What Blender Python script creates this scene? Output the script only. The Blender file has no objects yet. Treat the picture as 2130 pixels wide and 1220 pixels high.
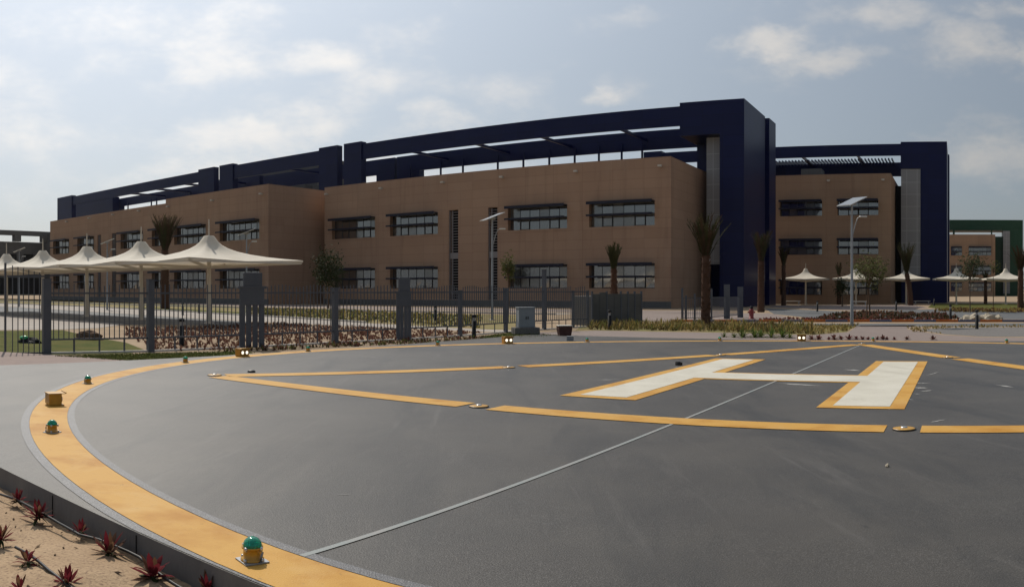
import bpy, math, random
from mathutils import Vector, Matrix, noise as mnoise
R = math.radians
random.seed(7)
scene = bpy.context.scene
col = scene.collection

# ------------------------------------------------------------------ camera (cylindrical panorama, eye height 1.7 m)
F = 1720.0; CX = 1065.0; YH = 602.0; EYE = 1.7; GZ = -0.25
cd = bpy.data.cameras.new('camera'); cam = bpy.data.objects.new('camera', cd); col.objects.link(cam)
cd.type = 'PANO'; cd.panorama_type = 'CENTRAL_CYLINDRICAL'
cd.central_cylindrical_range_u_min = -CX / F; cd.central_cylindrical_range_u_max = (2130 - CX) / F
cd.central_cylindrical_range_v_min = -(1220 - YH) / F; cd.central_cylindrical_range_v_max = YH / F
cd.central_cylindrical_radius = 1.0
cd.clip_start = 0.05; cd.clip_end = 20000
cam.location = (0, 0, EYE); cam.rotation_euler = (R(90), 0, 0)
scene.camera = cam

# ------------------------------------------------------------------ exposure, sun, sky
scene.view_settings.view_transform = 'Standard'; scene.view_settings.look = 'None'
scene.view_settings.exposure = 0.0; scene.view_settings.gamma = 1.0
scene.cycles.use_denoising = True
scene.cycles.max_bounces = 6
SUN_AZ = R(-33.0); SUN_EL = R(47.0)          # azimuth from +Y towards +X
SD = Vector((math.sin(SUN_AZ) * math.cos(SUN_EL), math.cos(SUN_AZ) * math.cos(SUN_EL), math.sin(SUN_EL)))
sl = bpy.data.lights.new('sun', 'SUN'); sl.energy = 3.4; sl.angle = R(0.6); sl.color = (1.0, 0.93, 0.82)
so = bpy.data.objects.new('sun', sl); col.objects.link(so)
so.rotation_euler = (-SD).to_track_quat('-Z', 'Y').to_euler()

world = bpy.data.worlds.new('World'); scene.world = world; world.use_nodes = True
wt = world.node_tree; wt.nodes.clear()
def wn(t, **k):
    n = wt.nodes.new(t)
    for a, b in k.items(): setattr(n, a, b)
    return n
def wm(op, a, b=None, c=None):
    n = wn('ShaderNodeMath', operation=op)
    for i, v in enumerate((a, b, c)):
        if v is None: continue
        if isinstance(v, (int, float)): n.inputs[i].default_value = v
        else: wt.links.new(v, n.inputs[i])
    return n.outputs[0]
SKY_S = 0.07
sky = wn('ShaderNodeTexSky', sky_type='NISHITA'); sky.sun_disc = False
sky.sun_elevation = SUN_EL; sky.sun_rotation = SUN_AZ
sky.air_density = 1.0; sky.dust_density = 2.2; sky.ozone_density = 1.0; sky.altitude = 10
geo = wn('ShaderNodeTexCoord'); sep = wn('ShaderNodeSeparateXYZ'); wt.links.new(geo.outputs['Generated'], sep.inputs[0])
dx, dy, dz = sep.outputs
U = wm('ARCTAN2', dx, dy)                                       # azimuth
V = wm('DIVIDE', dz, wm('MAXIMUM', wm('SQRT', wm('ADD', wm('MULTIPLY', dx, dx), wm('MULTIPLY', dy, dy))), 0.05))
comb = wn('ShaderNodeCombineXYZ'); wt.links.new(wm('MULTIPLY', U, 1.0), comb.inputs[0]); wt.links.new(wm('MULTIPLY', V, 1.7), comb.inputs[1])
def wnoise(scale, detail, rough, off):
    mp = wn('ShaderNodeMapping'); wt.links.new(comb.outputs[0], mp.inputs[0]); mp.inputs['Location'].default_value = (off, off * .7, off * .3)
    n = wn('ShaderNodeTexNoise'); n.inputs['Scale'].default_value = scale; n.inputs['Detail'].default_value = detail; n.inputs['Roughness'].default_value = rough
    wt.links.new(mp.outputs[0], n.inputs['Vector']); return n.outputs[0]
n1 = wnoise(9.0, 9, .62, 3.1); n2 = wnoise(2.3, 4, .5, 9.4)
CL = [  # azimuth, tangent of elevation, half widths, weight: the cloud banks of that hour
 (480, 115, 190, 75, .85), (620, 120, 150, 50, .8), (800, 180, 190, 80, .6), (330, 40, 260, 55, .6), (150, 60, 200, 120, .4), (520, 285, 190, 60, .95), (650, 270, 120, 55, .8),
 (905, 250, 110, 50, .95), (360, 345, 130, 50, .7), (1250, 205, 85, 30, .95), (1600, 85, 100, 38, .95), (1730, 130, 120, 34, .8),
 (1850, 40, 200, 45, .75), (2010, 95, 110, 70, .8), (2110, 110, 60, 60, .8), (2060, 330, 170, 70, .9), (2080, 20, 140, 30, .7), (100, 330, 300, 120, .3), (1300, 40, 120, 40, .25), (600, 380, 800, 80, .6), (1000, 200, 500, 90, .4), (300, 200, 420, 200, .35)]
wpx = wm('MULTIPLY', wm('SUBTRACT', wnoise(9.0, 6, .6, 17.0), .5), .16); wpy = wm('MULTIPLY', wm('SUBTRACT', wnoise(8.0, 6, .6, 41.0), .5), .085)
UW = wm('ADD', U, wpx); VW = wm('ADD', V, wpy)
acc = None
for (px, py, wx, wy, wgt) in CL:
    u = wm('DIVIDE', wm('SUBTRACT', UW, (px - CX) / F), wx / F); v = wm('DIVIDE', wm('SUBTRACT', VW, (YH - py) / F), wy / F)
    g = wm('MULTIPLY', wm('EXPONENT', wm('MULTIPLY', wm('ADD', wm('MULTIPLY', u, u), wm('MULTIPLY', v, v)), -1.0)), wgt)
    acc = g if acc is None else wm('MAXIMUM', acc, g)
# other clouds all round the sky (behind the viewer too)
acc = wm('MAXIMUM', acc, wm('MULTIPLY', wm('SUBTRACT', n2, .50), 2.2))
dens = wm('ADD', acc, wm('MULTIPLY', wm('SUBTRACT', n1, .5), 1.9))
mr = wn('ShaderNodeMapRange', interpolation_type='SMOOTHSTEP'); wt.links.new(dens, mr.inputs[0])
mr.inputs[1].default_value = .17; mr.inputs[2].default_value = 1.2; mr.inputs[3].default_value = 0.0; mr.inputs[4].default_value = .78
# brightness of the air: brighter towards the sun (forward scattering in dust)
dotn = wn('ShaderNodeVectorMath', operation='DOT_PRODUCT'); wt.links.new(geo.outputs['Generated'], dotn.inputs[0]); dotn.inputs[1].default_value = SD
glow = wm('POWER', wm('MAXIMUM', wm('MULTIPLY', wm('ADD', dotn.outputs['Value'], 1.0), .5), 0.0), 7.0)
clv = wm('ADD', .45, wm('MULTIPLY', glow, 1.15))
cc = wn('ShaderNodeVectorMath', operation='SCALE'); cc.inputs[0].default_value = (1.02 / SKY_S, .97 / SKY_S, .91 / SKY_S); wt.links.new(clv, cc.inputs['Scale'])
# thin dust veil mixed into the clear sky
veil = wn('ShaderNodeMixRGB'); veil.inputs[0].default_value = .55
vs = wn('ShaderNodeVectorMath', operation='SCALE'); vs.inputs[0].default_value = (.82 / SKY_S, .92 / SKY_S, 1.02 / SKY_S); wt.links.new(wm('ADD', .32, wm('MULTIPLY', glow, 1.18)), vs.inputs['Scale'])
wt.links.new(sky.outputs[0], veil.inputs[1]); wt.links.new(vs.outputs[0], veil.inputs[2])
mix = wn('ShaderNodeMixRGB'); wt.links.new(mr.outputs[0], mix.inputs[0]); wt.links.new(veil.outputs[0], mix.inputs[1]); wt.links.new(cc.outputs[0], mix.inputs[2])
bg = wn('ShaderNodeBackground'); bg.inputs['Strength'].default_value = SKY_S; wt.links.new(mix.outputs[0], bg.inputs['Color'])
wo = wn('ShaderNodeOutputWorld'); wt.links.new(bg.outputs[0], wo.inputs[0])

# ------------------------------------------------------------------ helpers
def az(px): return (px - CX) / F
def at(px, py, z=GZ):
    d = F * (EYE - z) / (py - YH); a = az(px); return Vector((d * math.sin(a), d * math.cos(a), z))
def atd(px, d, z=GZ): a = az(px); return Vector((d * math.sin(a), d * math.cos(a), z))
FA = R(-31.0)                                    # buildings, pad and parking share this axis
UX = Vector((math.cos(FA), math.sin(FA), 0)); NX = Vector((-math.sin(FA), math.cos(FA), 0))
def st(s, t, z=GZ): return UX * s + NX * t + Vector((0, 0, z))
PC = Vector((5.70, 16.52, 0))
def padz(x, y): return -(0.004458 * x + 0.006223 * y)
def pad(s, n, dz=0.0):
    p = PC + UX * s + NX * n; return Vector((p.x, p.y, padz(p.x, p.y) + dz))
def tag(o, label=None, cat=None, group=None, kind=None):
    if label: o['label'] = label
    if cat: o['category'] = cat
    if group: o['group'] = group
    if kind: o['kind'] = kind
    return o
def empty(name, loc=(0, 0, 0), rz=0.0, label=None, cat=None, group=None):
    o = bpy.data.objects.new(name, None); col.objects.link(o); o.location = loc; o.rotation_euler = (0, 0, rz)
    o.empty_display_size = .2
    return tag(o, label, cat, group)
KIDS = {}
def copy_tree(o, parent=None):
    c = o.copy(); col.objects.link(c)
    if parent is not None:
        c.parent = parent; KIDS.setdefault(parent.name, []).append(c)
    for ch in KIDS.get(o.name, []): copy_tree(ch, c)
    return c
class MB:
    def __init__(s): s.v = []; s.f = []; s.m = []; s.sm = []
    def face(s, pts, mi=0, smooth=False):
        b = len(s.v); s.v.extend([tuple(p) for p in pts]); s.f.append(tuple(range(b, b + len(pts)))); s.m.append(mi); s.sm.append(smooth)
    def grid(s, rows, mi=0, smooth=True, close=False):
        b = len(s.v); n = len(rows[0])
        for r in rows: s.v.extend([tuple(p) for p in r])
        for i in range(len(rows) - 1):
            for j in range(n if close else n - 1):
                k = (j + 1) % n
                s.f.append((b + i * n + j, b + i * n + k, b + (i + 1) * n + k, b + (i + 1) * n + j)); s.m.append(mi); s.sm.append(smooth)
        return b
    def box(s, x0, x1, y0, y1, z0, z1, mi=0, M=None, skip=''):
        P = [Vector(p) for p in ((x0, y0, z0), (x1, y0, z0), (x1, y1, z0), (x0, y1, z0), (x0, y0, z1), (x1, y0, z1), (x1, y1, z1), (x0, y1, z1))]
        if M is not None: P = [M @ p for p in P]
        b = len(s.v); s.v.extend([tuple(p) for p in P])
        for k, q in (('b', (0, 3, 2, 1)), ('t', (4, 5, 6, 7)), ('f', (0, 1, 5, 4)), ('r', (1, 2, 6, 5)), ('k', (2, 3, 7, 6)), ('l', (3, 0, 4, 7))):
            if k in skip: continue
            s.f.append(tuple(b + i for i in q)); s.m.append(mi); s.sm.append(False)
    def bar(s, p, q, w, h=None, mi=0):            # rectangular bar between two points
        p, q = Vector(p), Vector(q); d = q - p; L = d.length
        M = Matrix.Translation(p) @ d.to_track_quat('Y', 'Z').to_matrix().to_4x4(); h = h or w
        s.box(-w / 2, w / 2, 0, L, -h / 2, h / 2, mi, M)
    def tube(s, pts, rad, n=8, mi=0, cap=True):
        pts = [Vector(p) for p in pts]; rr = rad if isinstance(rad, (list, tuple)) else [rad] * len(pts)
        rows = []
        for i, p in enumerate(pts):
            d = (pts[min(i + 1, len(pts) - 1)] - pts[max(i - 1, 0)]).normalized()
            a = d.orthogonal().normalized() if abs(d.z) < .9 else (Vector((1, 0, 0)) - d * d.x).normalized()
            b = d.cross(a)
            rows.append([p + (a * math.cos(2 * math.pi * k / n) + b * math.sin(2 * math.pi * k / n)) * rr[i] for k in range(n)])
        s.grid(rows, mi, True, True)
        if cap: s.face(rows[0][::-1], mi); s.face(rows[-1], mi)
    def lathe(s, prof, n=24, mi=0, c=(0, 0, 0), smooth=True):
        c = Vector(c); s.grid([[c + Vector((r * math.cos(2 * math.pi * k / n), r * math.sin(2 * math.pi * k / n), z)) for k in range(n)] for r, z in prof], mi, smooth, True)
    def mesh(s, name, mats):
        me = bpy.data.meshes.new(name); me.from_pydata(s.v, [], s.f)
        for m in (mats if isinstance(mats, (list, tuple)) else [mats]): me.materials.append(m)
        me.polygons.foreach_set('material_index', s.m); me.polygons.foreach_set('use_smooth', s.sm); me.update()
        return me
    def build(s, name, mats, parent=None, loc=(0, 0, 0), rz=0.0, bevel=0):
        o = bpy.data.objects.new(name, s.mesh(name, mats)); col.objects.link(o); o.location = loc; o.rotation_euler = (0, 0, rz)
        if parent is not None: o.parent = parent; KIDS.setdefault(parent.name, []).append(o)
        if bevel:
            b = o.modifiers.new('bevel', 'BEVEL'); b.width = bevel; b.segments = 2; b.limit_method = 'ANGLE'
        return o

# ------------------------------------------------------------------ materials
def material(name, base, rough=.7, spec=.5, metal=0.0, var=None, vscale=2.0, vdetail=5, speck=None, sscale=200, bump=0.0, bscale=60, ior=None, coords='Object', stretch=(1, 1, 1), vpos=(.35, .68)):
    m = bpy.data.materials.new(name); m.use_nodes = True; nt = m.node_tree; b = nt.nodes['Principled BSDF']
    b.inputs['Roughness'].default_value = rough; b.inputs['Specular IOR Level'].default_value = spec; b.inputs['Metallic'].default_value = metal
    if ior: b.inputs['IOR'].default_value = ior
    b.inputs['Base Color'].default_value = (*base, 1)
    N = lambda t: nt.nodes.new(t)
    tc = N('ShaderNodeTexCoord'); mp = N('ShaderNodeMapping'); mp.inputs['Scale'].default_value = stretch; nt.links.new(tc.outputs[coords], mp.inputs[0])
    out = None
    if var:
        n = N('ShaderNodeTexNoise'); n.inputs['Scale'].default_value = vscale; n.inputs['Detail'].default_value = vdetail; n.inputs['Roughness'].default_value = .6; nt.links.new(mp.outputs[0], n.inputs['Vector'])
        r = N('ShaderNodeValToRGB'); r.color_ramp.elements[0].position = vpos[0]; r.color_ramp.elements[1].position = vpos[1]
        r.color_ramp.elements[0].color = (*base, 1); r.color_ramp.elements[1].color = (*var, 1); nt.links.new(n.outputs[0], r.inputs[0]); out = r.outputs[0]
    if speck:
        n = N('ShaderNodeTexNoise'); n.inputs['Scale'].default_value = sscale; n.inputs['Detail'].default_value = 2; nt.links.new(mp.outputs[0], n.inputs['Vector'])
        r = N('ShaderNodeValToRGB'); r.color_ramp.elements[0].position = .5; r.color_ramp.elements[1].position = .72
        r.color_ramp.elements[0].color = (0, 0, 0, 1); r.color_ramp.elements[1].color = (1, 1, 1, 1); nt.links.new(n.outputs[0], r.inputs[0])
        x = N('ShaderNodeMixRGB'); nt.links.new(r.outputs[0], x.inputs[0]); x.inputs[1].default_value = (*base, 1); x.inputs[2].default_value = (*speck, 1)
        if out: nt.links.new(out, x.inputs[1])
        out = x.outputs[0]
    if out: nt.links.new(out, b.inputs['Base Color'])
    if bump:
        n = N('ShaderNodeTexNoise'); n.inputs['Scale'].default_value = bscale; n.inputs['Detail'].default_value = 4; nt.links.new(mp.outputs[0], n.inputs['Vector'])
        bp = N('ShaderNodeBump'); bp.inputs['Strength'].default_value = bump; bp.inputs['Distance'].default_value = .02; nt.links.new(n.outputs[0], bp.inputs['Height']); nt.links.new(bp.outputs[0], b.inputs['Normal'])
    return m
def tiled(name, base, var, mortar, w, h, msize, rough=.8, axes='XZ', spec=.3, mixv=.5, bump=.15, vscale=.12):
    m = bpy.data.materials.new(name); m.use_nodes = True; nt = m.node_tree; b = nt.nodes['Principled BSDF']; N = lambda t: nt.nodes.new(t)
    b.inputs['Roughness'].default_value = rough; b.inputs['Specular IOR Level'].default_value = spec
    tc = N('ShaderNodeTexCoord'); sp = N('ShaderNodeSeparateXYZ'); nt.links.new(tc.outputs['Object'], sp.inputs[0]); cb = N('ShaderNodeCombineXYZ')
    if axes == 'XZ':
        ad = N('ShaderNodeMath'); nt.links.new(sp.outputs[0], ad.inputs[0]); nt.links.new(sp.outputs[1], ad.inputs[1]); nt.links.new(ad.outputs[0], cb.inputs[0]); nt.links.new(sp.outputs[2], cb.inputs[1])
    else: nt.links.new(sp.outputs[0], cb.inputs[0]); nt.links.new(sp.outputs[1], cb.inputs[1])
    br = N('ShaderNodeTexBrick'); nt.links.new(cb.outputs[0], br.inputs['Vector']); br.inputs['Scale'].default_value = 1.0
    br.inputs['Brick Width'].default_value = w; br.inputs['Row Height'].default_value = h; br.inputs['Mortar Size'].default_value = msize; br.inputs['Mortar Smooth'].default_value = .3
    br.inputs['Color1'].default_value = (*base, 1); br.inputs['Color2'].default_value = (*var, 1); br.inputs['Mortar'].default_value = (*mortar, 1); br.offset = 0 if axes == 'XZ' else .5
    n = N('ShaderNodeTexNoise'); n.inputs['Scale'].default_value = vscale; n.inputs['Detail'].default_value = 6; nt.links.new(tc.outputs['Object'], n.inputs['Vector'])
    r = N('ShaderNodeValToRGB'); r.color_ramp.elements[0].position = .35; r.color_ramp.elements[1].position = .7
    r.color_ramp.elements[0].color = (1, 1, 1, 1); r.color_ramp.elements[1].color = (.80, .80, .84, 1); nt.links.new(n.outputs[0], r.inputs[0])
    x = N('ShaderNodeMixRGB'); x.blend_type = 'MULTIPLY'; x.inputs[0].default_value = mixv; nt.links.new(br.outputs[0], x.inputs[1]); nt.links.new(r.outputs[0], x.inputs[2])
    nt.links.new(x.outputs[0], b.inputs['Base Color'])
    bp = N('ShaderNodeBump'); bp.inputs['Strength'].default_value = bump; bp.inputs['Distance'].default_value = .02; bp.invert = True; nt.links.new(br.outputs['Fac'], bp.inputs['Height']); nt.links.new(bp.outputs[0], b.inputs['Normal'])
    return m
def leafmat(name, base, var, trans=.25):
    m = material(name, base, .8, .08, var=var, vscale=3.0)
    nt = m.node_tree; b = nt.nodes['Principled BSDF']; o = nt.nodes['Material Output']
    t = nt.nodes.new('ShaderNodeBsdfTranslucent'); t.inputs['Color'].default_value = (*[min(1, c * 1.6) for c in var], 1)
    x = nt.nodes.new('ShaderNodeMixShader'); x.inputs[0].default_value = trans
    nt.links.new(b.outputs[0], x.inputs[1]); nt.links.new(t.outputs[0], x.inputs[2]); nt.links.new(x.outputs[0], o.inputs[0]); return m
M = {}
M['pad'] = material('pad_asphalt', (.031, .0265, .022), .46, .34, var=(.057, .05, .041), vscale=.5, vdetail=9, speck=(.115, .105, .095), sscale=110, bump=.22, bscale=90, vpos=(.36, .66))
def stains(m, col1, amount, scale, stretch, lo, hi):
    nt = m.node_tree; b = nt.nodes['Principled BSDF']; src = b.inputs['Base Color'].links[0].from_socket; N = nt.nodes.new
    tc = N('ShaderNodeTexCoord'); mp = N('ShaderNodeMapping'); mp.inputs['Scale'].default_value = stretch; mp.inputs['Rotation'].default_value = (0, 0, .5); nt.links.new(tc.outputs['Object'], mp.inputs[0])
    n = N('ShaderNodeTexNoise'); n.inputs['Scale'].default_value = scale; n.inputs['Detail'].default_value = 8; n.inputs['Roughness'].default_value = .65; n.inputs['Distortion'].default_value = .6; nt.links.new(mp.outputs[0], n.inputs['Vector'])
    r = N('ShaderNodeMapRange'); r.inputs[1].default_value = lo; r.inputs[2].default_value = hi; r.inputs[4].default_value = amount; nt.links.new(n.outputs[0], r.inputs[0])
    x = N('ShaderNodeMixRGB'); nt.links.new(r.outputs[0], x.inputs[0]); nt.links.new(src, x.inputs[1]); x.inputs[2].default_value = (*col1, 1); nt.links.new(x.outputs[0], b.inputs['Base Color'])
stains(M['pad'], (.085, .073, .058), .55, .35, (1, 1, 1), .48, .74)
stains(M['pad'], (.020, .019, .018), .75, .8, (1, .25, 1), .50, .68)
stains(M['pad'], (.11, .10, .09), .5, 3.2, (1, .10, 1), .58, .74)
stains(M['pad'], (.014, .013, .012), .6, 5.0, (1, 1, 1), .66, .72)
M['band'] = material('pad_band', (.060, .060, .066), .5, .4, var=(.08, .08, .086), vscale=3, speck=(.20, .20, .21), sscale=80, bump=.3, bscale=90)
M['pad_side'] = material('pad_concrete_side', (.12, .118, .118), .8, .3, var=(.17, .165, .16), vscale=2.5, stretch=(1, 1, .35), bump=.2, bscale=25)
M['yellow'] = material('yellow_paint', (.52, .285, .058), .62, .18, var=(.42, .195, .026), vscale=1.1, vdetail=8, bump=.2, bscale=90, vpos=(.47, .64))
stains(M['yellow'], (.54, .33, .11), .6, 1.6, (1, 1, 1), .5, .68)
stains(M['yellow'], (.10, .075, .05), .6, 18, (1, 1, 1), .62, .74)
M['white'] = material('white_paint', (.58, .55, .47), .6, .25, var=(.50, .47, .39), vscale=1.2, vdetail=7, bump=.2, bscale=90)
stains(M['white'], (.22, .20, .17), .5, 14, (1, 1, 1), .60, .74)
stains(M['white'], (.36, .33, .27), .5, 1.3, (1, .4, 1), .52, .72)
M['line'] = material('pale_line_paint', (.25, .24, .23), .6, .4, var=(.20, .235, .23), vscale=2.5, vdetail=7, bump=.2, bscale=90)
M['chalk'] = material('scuff_mark', (.34, .33, .31), .7, .3, var=(.16, .155, .15), vscale=4)
M['sand'] = material('sand', (.40, .285, .18), .95, .15, var=(.32, .22, .135), vscale=1.6, vdetail=9, speck=(.22, .15, .10), sscale=45, bump=.55, bscale=28)
M['ground'] = material('sandy_soil', (.35, .26, .175), .95, .1, var=(.26, .19, .125), vscale=.5, vdetail=9, bump=.5, bscale=6)
M['brickpave'] = tiled('brick_paving', (.27, .195, .165), (.22, .16, .14), (.18, .14, .12), .22, .11, .008, .85, 'XY')
M['pinkpave'] = tiled('pink_paving', (.235, .185, .163), (.21, .165, .145), (.15, .12, .105), .4, .2, .01, .85, 'XY')
M['concrete'] = material('pale_concrete', (.34, .30, .26), .85, .2, var=(.28, .245, .215), vscale=.6, vdetail=8)
M['asphalt'] = material('road_asphalt', (.075, .08, .085), .8, .3, var=(.10, .10, .10), vscale=.8, speck=(.16, .16, .16), sscale=60)
M['grass'] = material('lawn', (.062, .075, .018), .95, .05, var=(.11, .10, .03), vscale=1.5, vdetail=10, bump=.8, bscale=20)
M['gravel'] = material('grey_gravel', (.13, .12, .115), .95, .1, var=(.20, .19, .18), vscale=14, vdetail=8, bump=1.0, bscale=12)
M['soil'] = material('dry_planting_soil', (.26, .19, .10), .95, .1, var=(.15, .15, .05), vscale=.7, vdetail=10, bump=.8, bscale=5)
M['plinth'] = material('white_kerb', (.60, .57, .52), .8, .2, var=(.48, .45, .41), vscale=2)
M['tan'] = tiled('tan_stone_cladding', (.41, .268, .18), (.375, .24, .16), (.30, .188, .128), 3.6, 1.05, .025, .85, 'XZ', .2, .8, .2)
M['tan2'] = tiled('sandy_stone_cladding', (.36, .235, .15), (.34, .22, .14), (.29, .185, .12), 3.6, 1.05, .025, .85, 'XZ', .2, .8, .2)
M['navy'] = tiled('navy_panel', (.0032, .0078, .060), (.0027, .0064, .050), (.0018, .0035, .030), 2.4, 1.2, .02, .38, 'XZ', .22, .5, .1)
M['green'] = tiled('green_panel', (.006, .055, .022), (.006, .05, .02), (.006, .05, .02), 2.4, 1.2, .015, .45, 'XZ', .4, .4, .1)
M['slate'] = tiled('slate_panel', (.11, .11, .105), (.10, .10, .10), (.06, .06, .06), 2.4, 1.2, .015, .6, 'XZ', .3, .4, .1)
M['panelgrey'] = tiled('silver_cladding', (.27, .265, .26), (.25, .245, .24), (.40, .395, .39), 1.5, 1.75, .04, .45, 'XZ', .5, .3, .2)
for _k in ('tan', 'tan2'):
    stains(M[_k], (.20, .125, .085), .45, 1.1, (1, 1, .07), .52, .74)
    stains(M[_k], (.40, .29, .21), .4, .3, (1, 1, .5), .52, .72)
M['darkmetal'] = material('dark_frame', (.018, .018, .026), .45, .5)
M['shade'] = material('navy_blade', (.010, .011, .026), .5, .3)
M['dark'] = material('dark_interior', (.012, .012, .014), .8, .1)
M['louver'] = material('louvre_slat', (.22, .20, .20), .5, .4)
M['glass'] = material('window_glass', (.05, .05, .052), .05, .5, ior=3.0, var=(.06, .06, .062), vscale=.5)
M['blind'] = material('window_blind', (.16, .155, .145), .08, .5, ior=2.4, var=(.11, .11, .105), vscale=.8)
M['fence'] = material('fence_paint', (.085, .092, .108), .6, .25, var=(.10, .107, .122), vscale=3)
M['enclosure'] = material('enclosure_panel', (.075, .075, .072), .6, .3, var=(.11, .11, .105), vscale=.7)
M['galv'] = material('galvanised_pole', (.30, .31, .32), .45, .5, metal=.3, var=(.24, .25, .26), vscale=4)
M['cell'] = material('solar_cell', (.20, .21, .22), .25, .8)  # dark cells given a pale base: sky reflection put into the colour
M['backsheet'] = material('panel_backsheet', (.62, .62, .60), .6, .3)
M['cabinet'] = material('grey_cabinet', (.25, .275, .29), .5, .4, var=(.22, .24, .26), vscale=3)
M['bollard'] = material('black_bollard', (.012, .012, .013), .7, .2)
M['lens'] = material('bollard_lens', (.30, .30, .30), .2, .5)
M['red'] = material('hydrant_red', (.22, .02, .015), .45, .5)
M['fabric'] = material('canopy_fabric', (.70, .645, .55), .75, .2, var=(.63, .575, .48), vscale=.8)
nt = M['fabric'].node_tree; _t = nt.nodes.new('ShaderNodeBsdfTranslucent'); _t.inputs['Color'].default_value = (.72, .62, .48, 1); _x = nt.nodes.new('ShaderNodeMixShader'); _x.inputs[0].default_value = .22
nt.links.new(nt.nodes['Principled BSDF'].outputs[0], _x.inputs[1]); nt.links.new(_t.outputs[0], _x.inputs[2]); nt.links.new(_x.outputs[0], nt.nodes['Material Output'].inputs[0])
M['cream'] = material('cream_steel', (.56, .51, .43), .5, .4)
M['housing'] = material('yellow_housing', (.50, .27, .03), .4, .5, var=(.42, .21, .02), vscale=9)
M['bolt'] = material('bare_metal', (.55, .54, .52), .3, .5, metal=.8)
M['dome'] = material('green_dome_glass', (.0, .30, .19), .08, .6, ior=1.5, var=(.0, .50, .33), vscale=25)
M['dome'].node_tree.nodes['Principled BSDF'].inputs['Transmission Weight'].default_value = .6
M['lamp'] = bpy.data.materials.new('lit_lens'); M['lamp'].use_nodes = True
_b = M['lamp'].node_tree.nodes['Principled BSDF']; _b.inputs['Base Color'].default_value = (.9, .8, .65, 1); _b.inputs['Emission Color'].default_value = (1, .86, .66, 1); _b.inputs['Emission Strength'].default_value = 1.5
M['trunk'] = material('palm_bark', (.10, .055, .038), .95, .1, var=(.085, .05, .035), vscale=8, bump=.8, bscale=14, stretch=(1, 1, 2))
M['bark'] = material('tree_bark', (.16, .11, .075), .95, .1, var=(.10, .07, .05), vscale=8)
M['frond'] = leafmat('palm_frond', (.036, .042, .018), (.065, .06, .027), .1)
M['dryfrond'] = leafmat('dry_palm_frond', (.055, .034, .022), (.085, .054, .034), .1)
M['leaf'] = leafmat('tree_leaf', (.045, .055, .016), (.10, .10, .03), .15)
M['darkleaf'] = leafmat('dark_tree_leaf', (.018, .026, .010), (.04, .048, .017), .08)
M['redleaf'] = leafmat('red_leaf', (.17, .018, .025), (.085, .012, .016), .35)
M['maroonleaf'] = leafmat('maroon_leaf', (.075, .031, .025), (.13, .06, .045), .3)
M['brownleaf'] = leafmat('bronze_leaf', (.075, .032, .024), (.12, .065, .035), .3)
M['greenleaf'] = leafmat('strap_leaf', (.045, .085, .02), (.085, .12, .03), .3)
M['grassblade'] = leafmat('grass_blade', (.17, .135, .035), (.26, .19, .065), .3)
M['lawnblade'] = leafmat('lawn_blade', (.06, .085, .02), (.10, .115, .03), .3)
M['hose'] = material('black_hose', (.015, .014, .014), .5, .4)
M['rock'] = material('pale_rock', (.42, .37, .29), .9, .2, var=(.28, .24, .18), vscale=3, bump=.6, bscale=8)
M['darksoil'] = material('dug_soil', (.10, .065, .045), .95, .1, var=(.15, .10, .07), vscale=5, bump=1, bscale=12)
M['tarp'] = material('black_plastic', (.012, .012, .013), .7, .2)
M['crate'] = material('rusty_box', (.075, .035, .028), .8, .2, var=(.10, .05, .04), vscale=5)
M['crate_top'] = material('pale_lid', (.55, .51, .45), .8, .2)
M['orange'] = material('orange_kerb_paint', (.42, .13, .03), .8, .2, var=(.33, .10, .03), vscale=3)
M['blue'] = material('blue_kerb_paint', (.09, .10, .16), .8, .2, var=(.12, .12, .17), vscale=3)
M['teal'] = material('teal_cladding', (.01, .16, .23), .5, .4)
M['bench'] = material('pale_bench', (.50, .47, .42), .8, .2)
M['greenplastic'] = material('green_plastic', (.02, .35, .13), .4, .5)

# ------------------------------------------------------------------ ground
def sheet(name, pts, mat, z, kind='structure'):
    mb = MB(); mb.face([(p[0], p[1], z) for p in pts]); o = mb.build(name, mat); tag(o, kind=kind); return o
def pxsheet(name, pxs, mat, z): return sheet(name, [at(x, y, z) for x, y in pxs], mat, z)
def strect(name, s0, s1, t0, t1, mat, z): return sheet(name, [st(s0, t0), st(s1, t0), st(s1, t1), st(s0, t1)], mat, z)
mb = MB(); W = 4000
mb.face([(-W, -W, GZ), (W, -W, GZ), (W, W, GZ), (-W, W, GZ)]); tag(mb.build('ground', M['ground']), kind='structure')
e = .004
pxsheet('parking', [(-150, 628), (0, 636.6), (250, 651.6), (430, 663.6), (520, 668.6), (500, 677), (430, 676), (260, 674.2), (0, 655.2), (-150, 643)], M['asphalt'], GZ + e)
mb = MB()
for k in range(40):
    s = -36.5 - 2.75 * k; mb.face([st(s - .05, 26.3, GZ + 2 * e), st(s + .05, 26.3, GZ + 2 * e), st(s + .05, 31.0, GZ + 2 * e), st(s - .05, 31.0, GZ + 2 * e)])
tag(mb.build('parking_markings', M['plinth']), kind='structure')
pxsheet('footpath', [(-150, 628), (0, 636.2), (250, 651.2), (430, 663.2), (520, 668.2), (600, 672), (760, 679), (1000, 689), (1080, 691), (1080, 687), (1000, 684.5), (760, 671.5), (600, 661), (430, 651.5), (340, 646), (170, 637.5), (0, 631), (-150, 624)], M['concrete'], GZ + e)
pxsheet('planting_bed', [(-150, 623.5), (0, 630.5), (170, 637), (340, 645.5), (430, 651), (600, 660.5), (760, 671), (1000, 684), (1080, 686), (1080, 655), (760, 647.5), (430, 634), (170, 624.5), (-150, 617)], M['soil'], GZ + e)
pxsheet('lawn', [(250, 641), (340, 645), (430, 650.5), (520, 655), (520, 650), (430, 645), (300, 639)], M['grass'], GZ + 2 * e)
strect('rear_footpath', -150, -30, 57, 61, M['concrete'], GZ + e)
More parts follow.
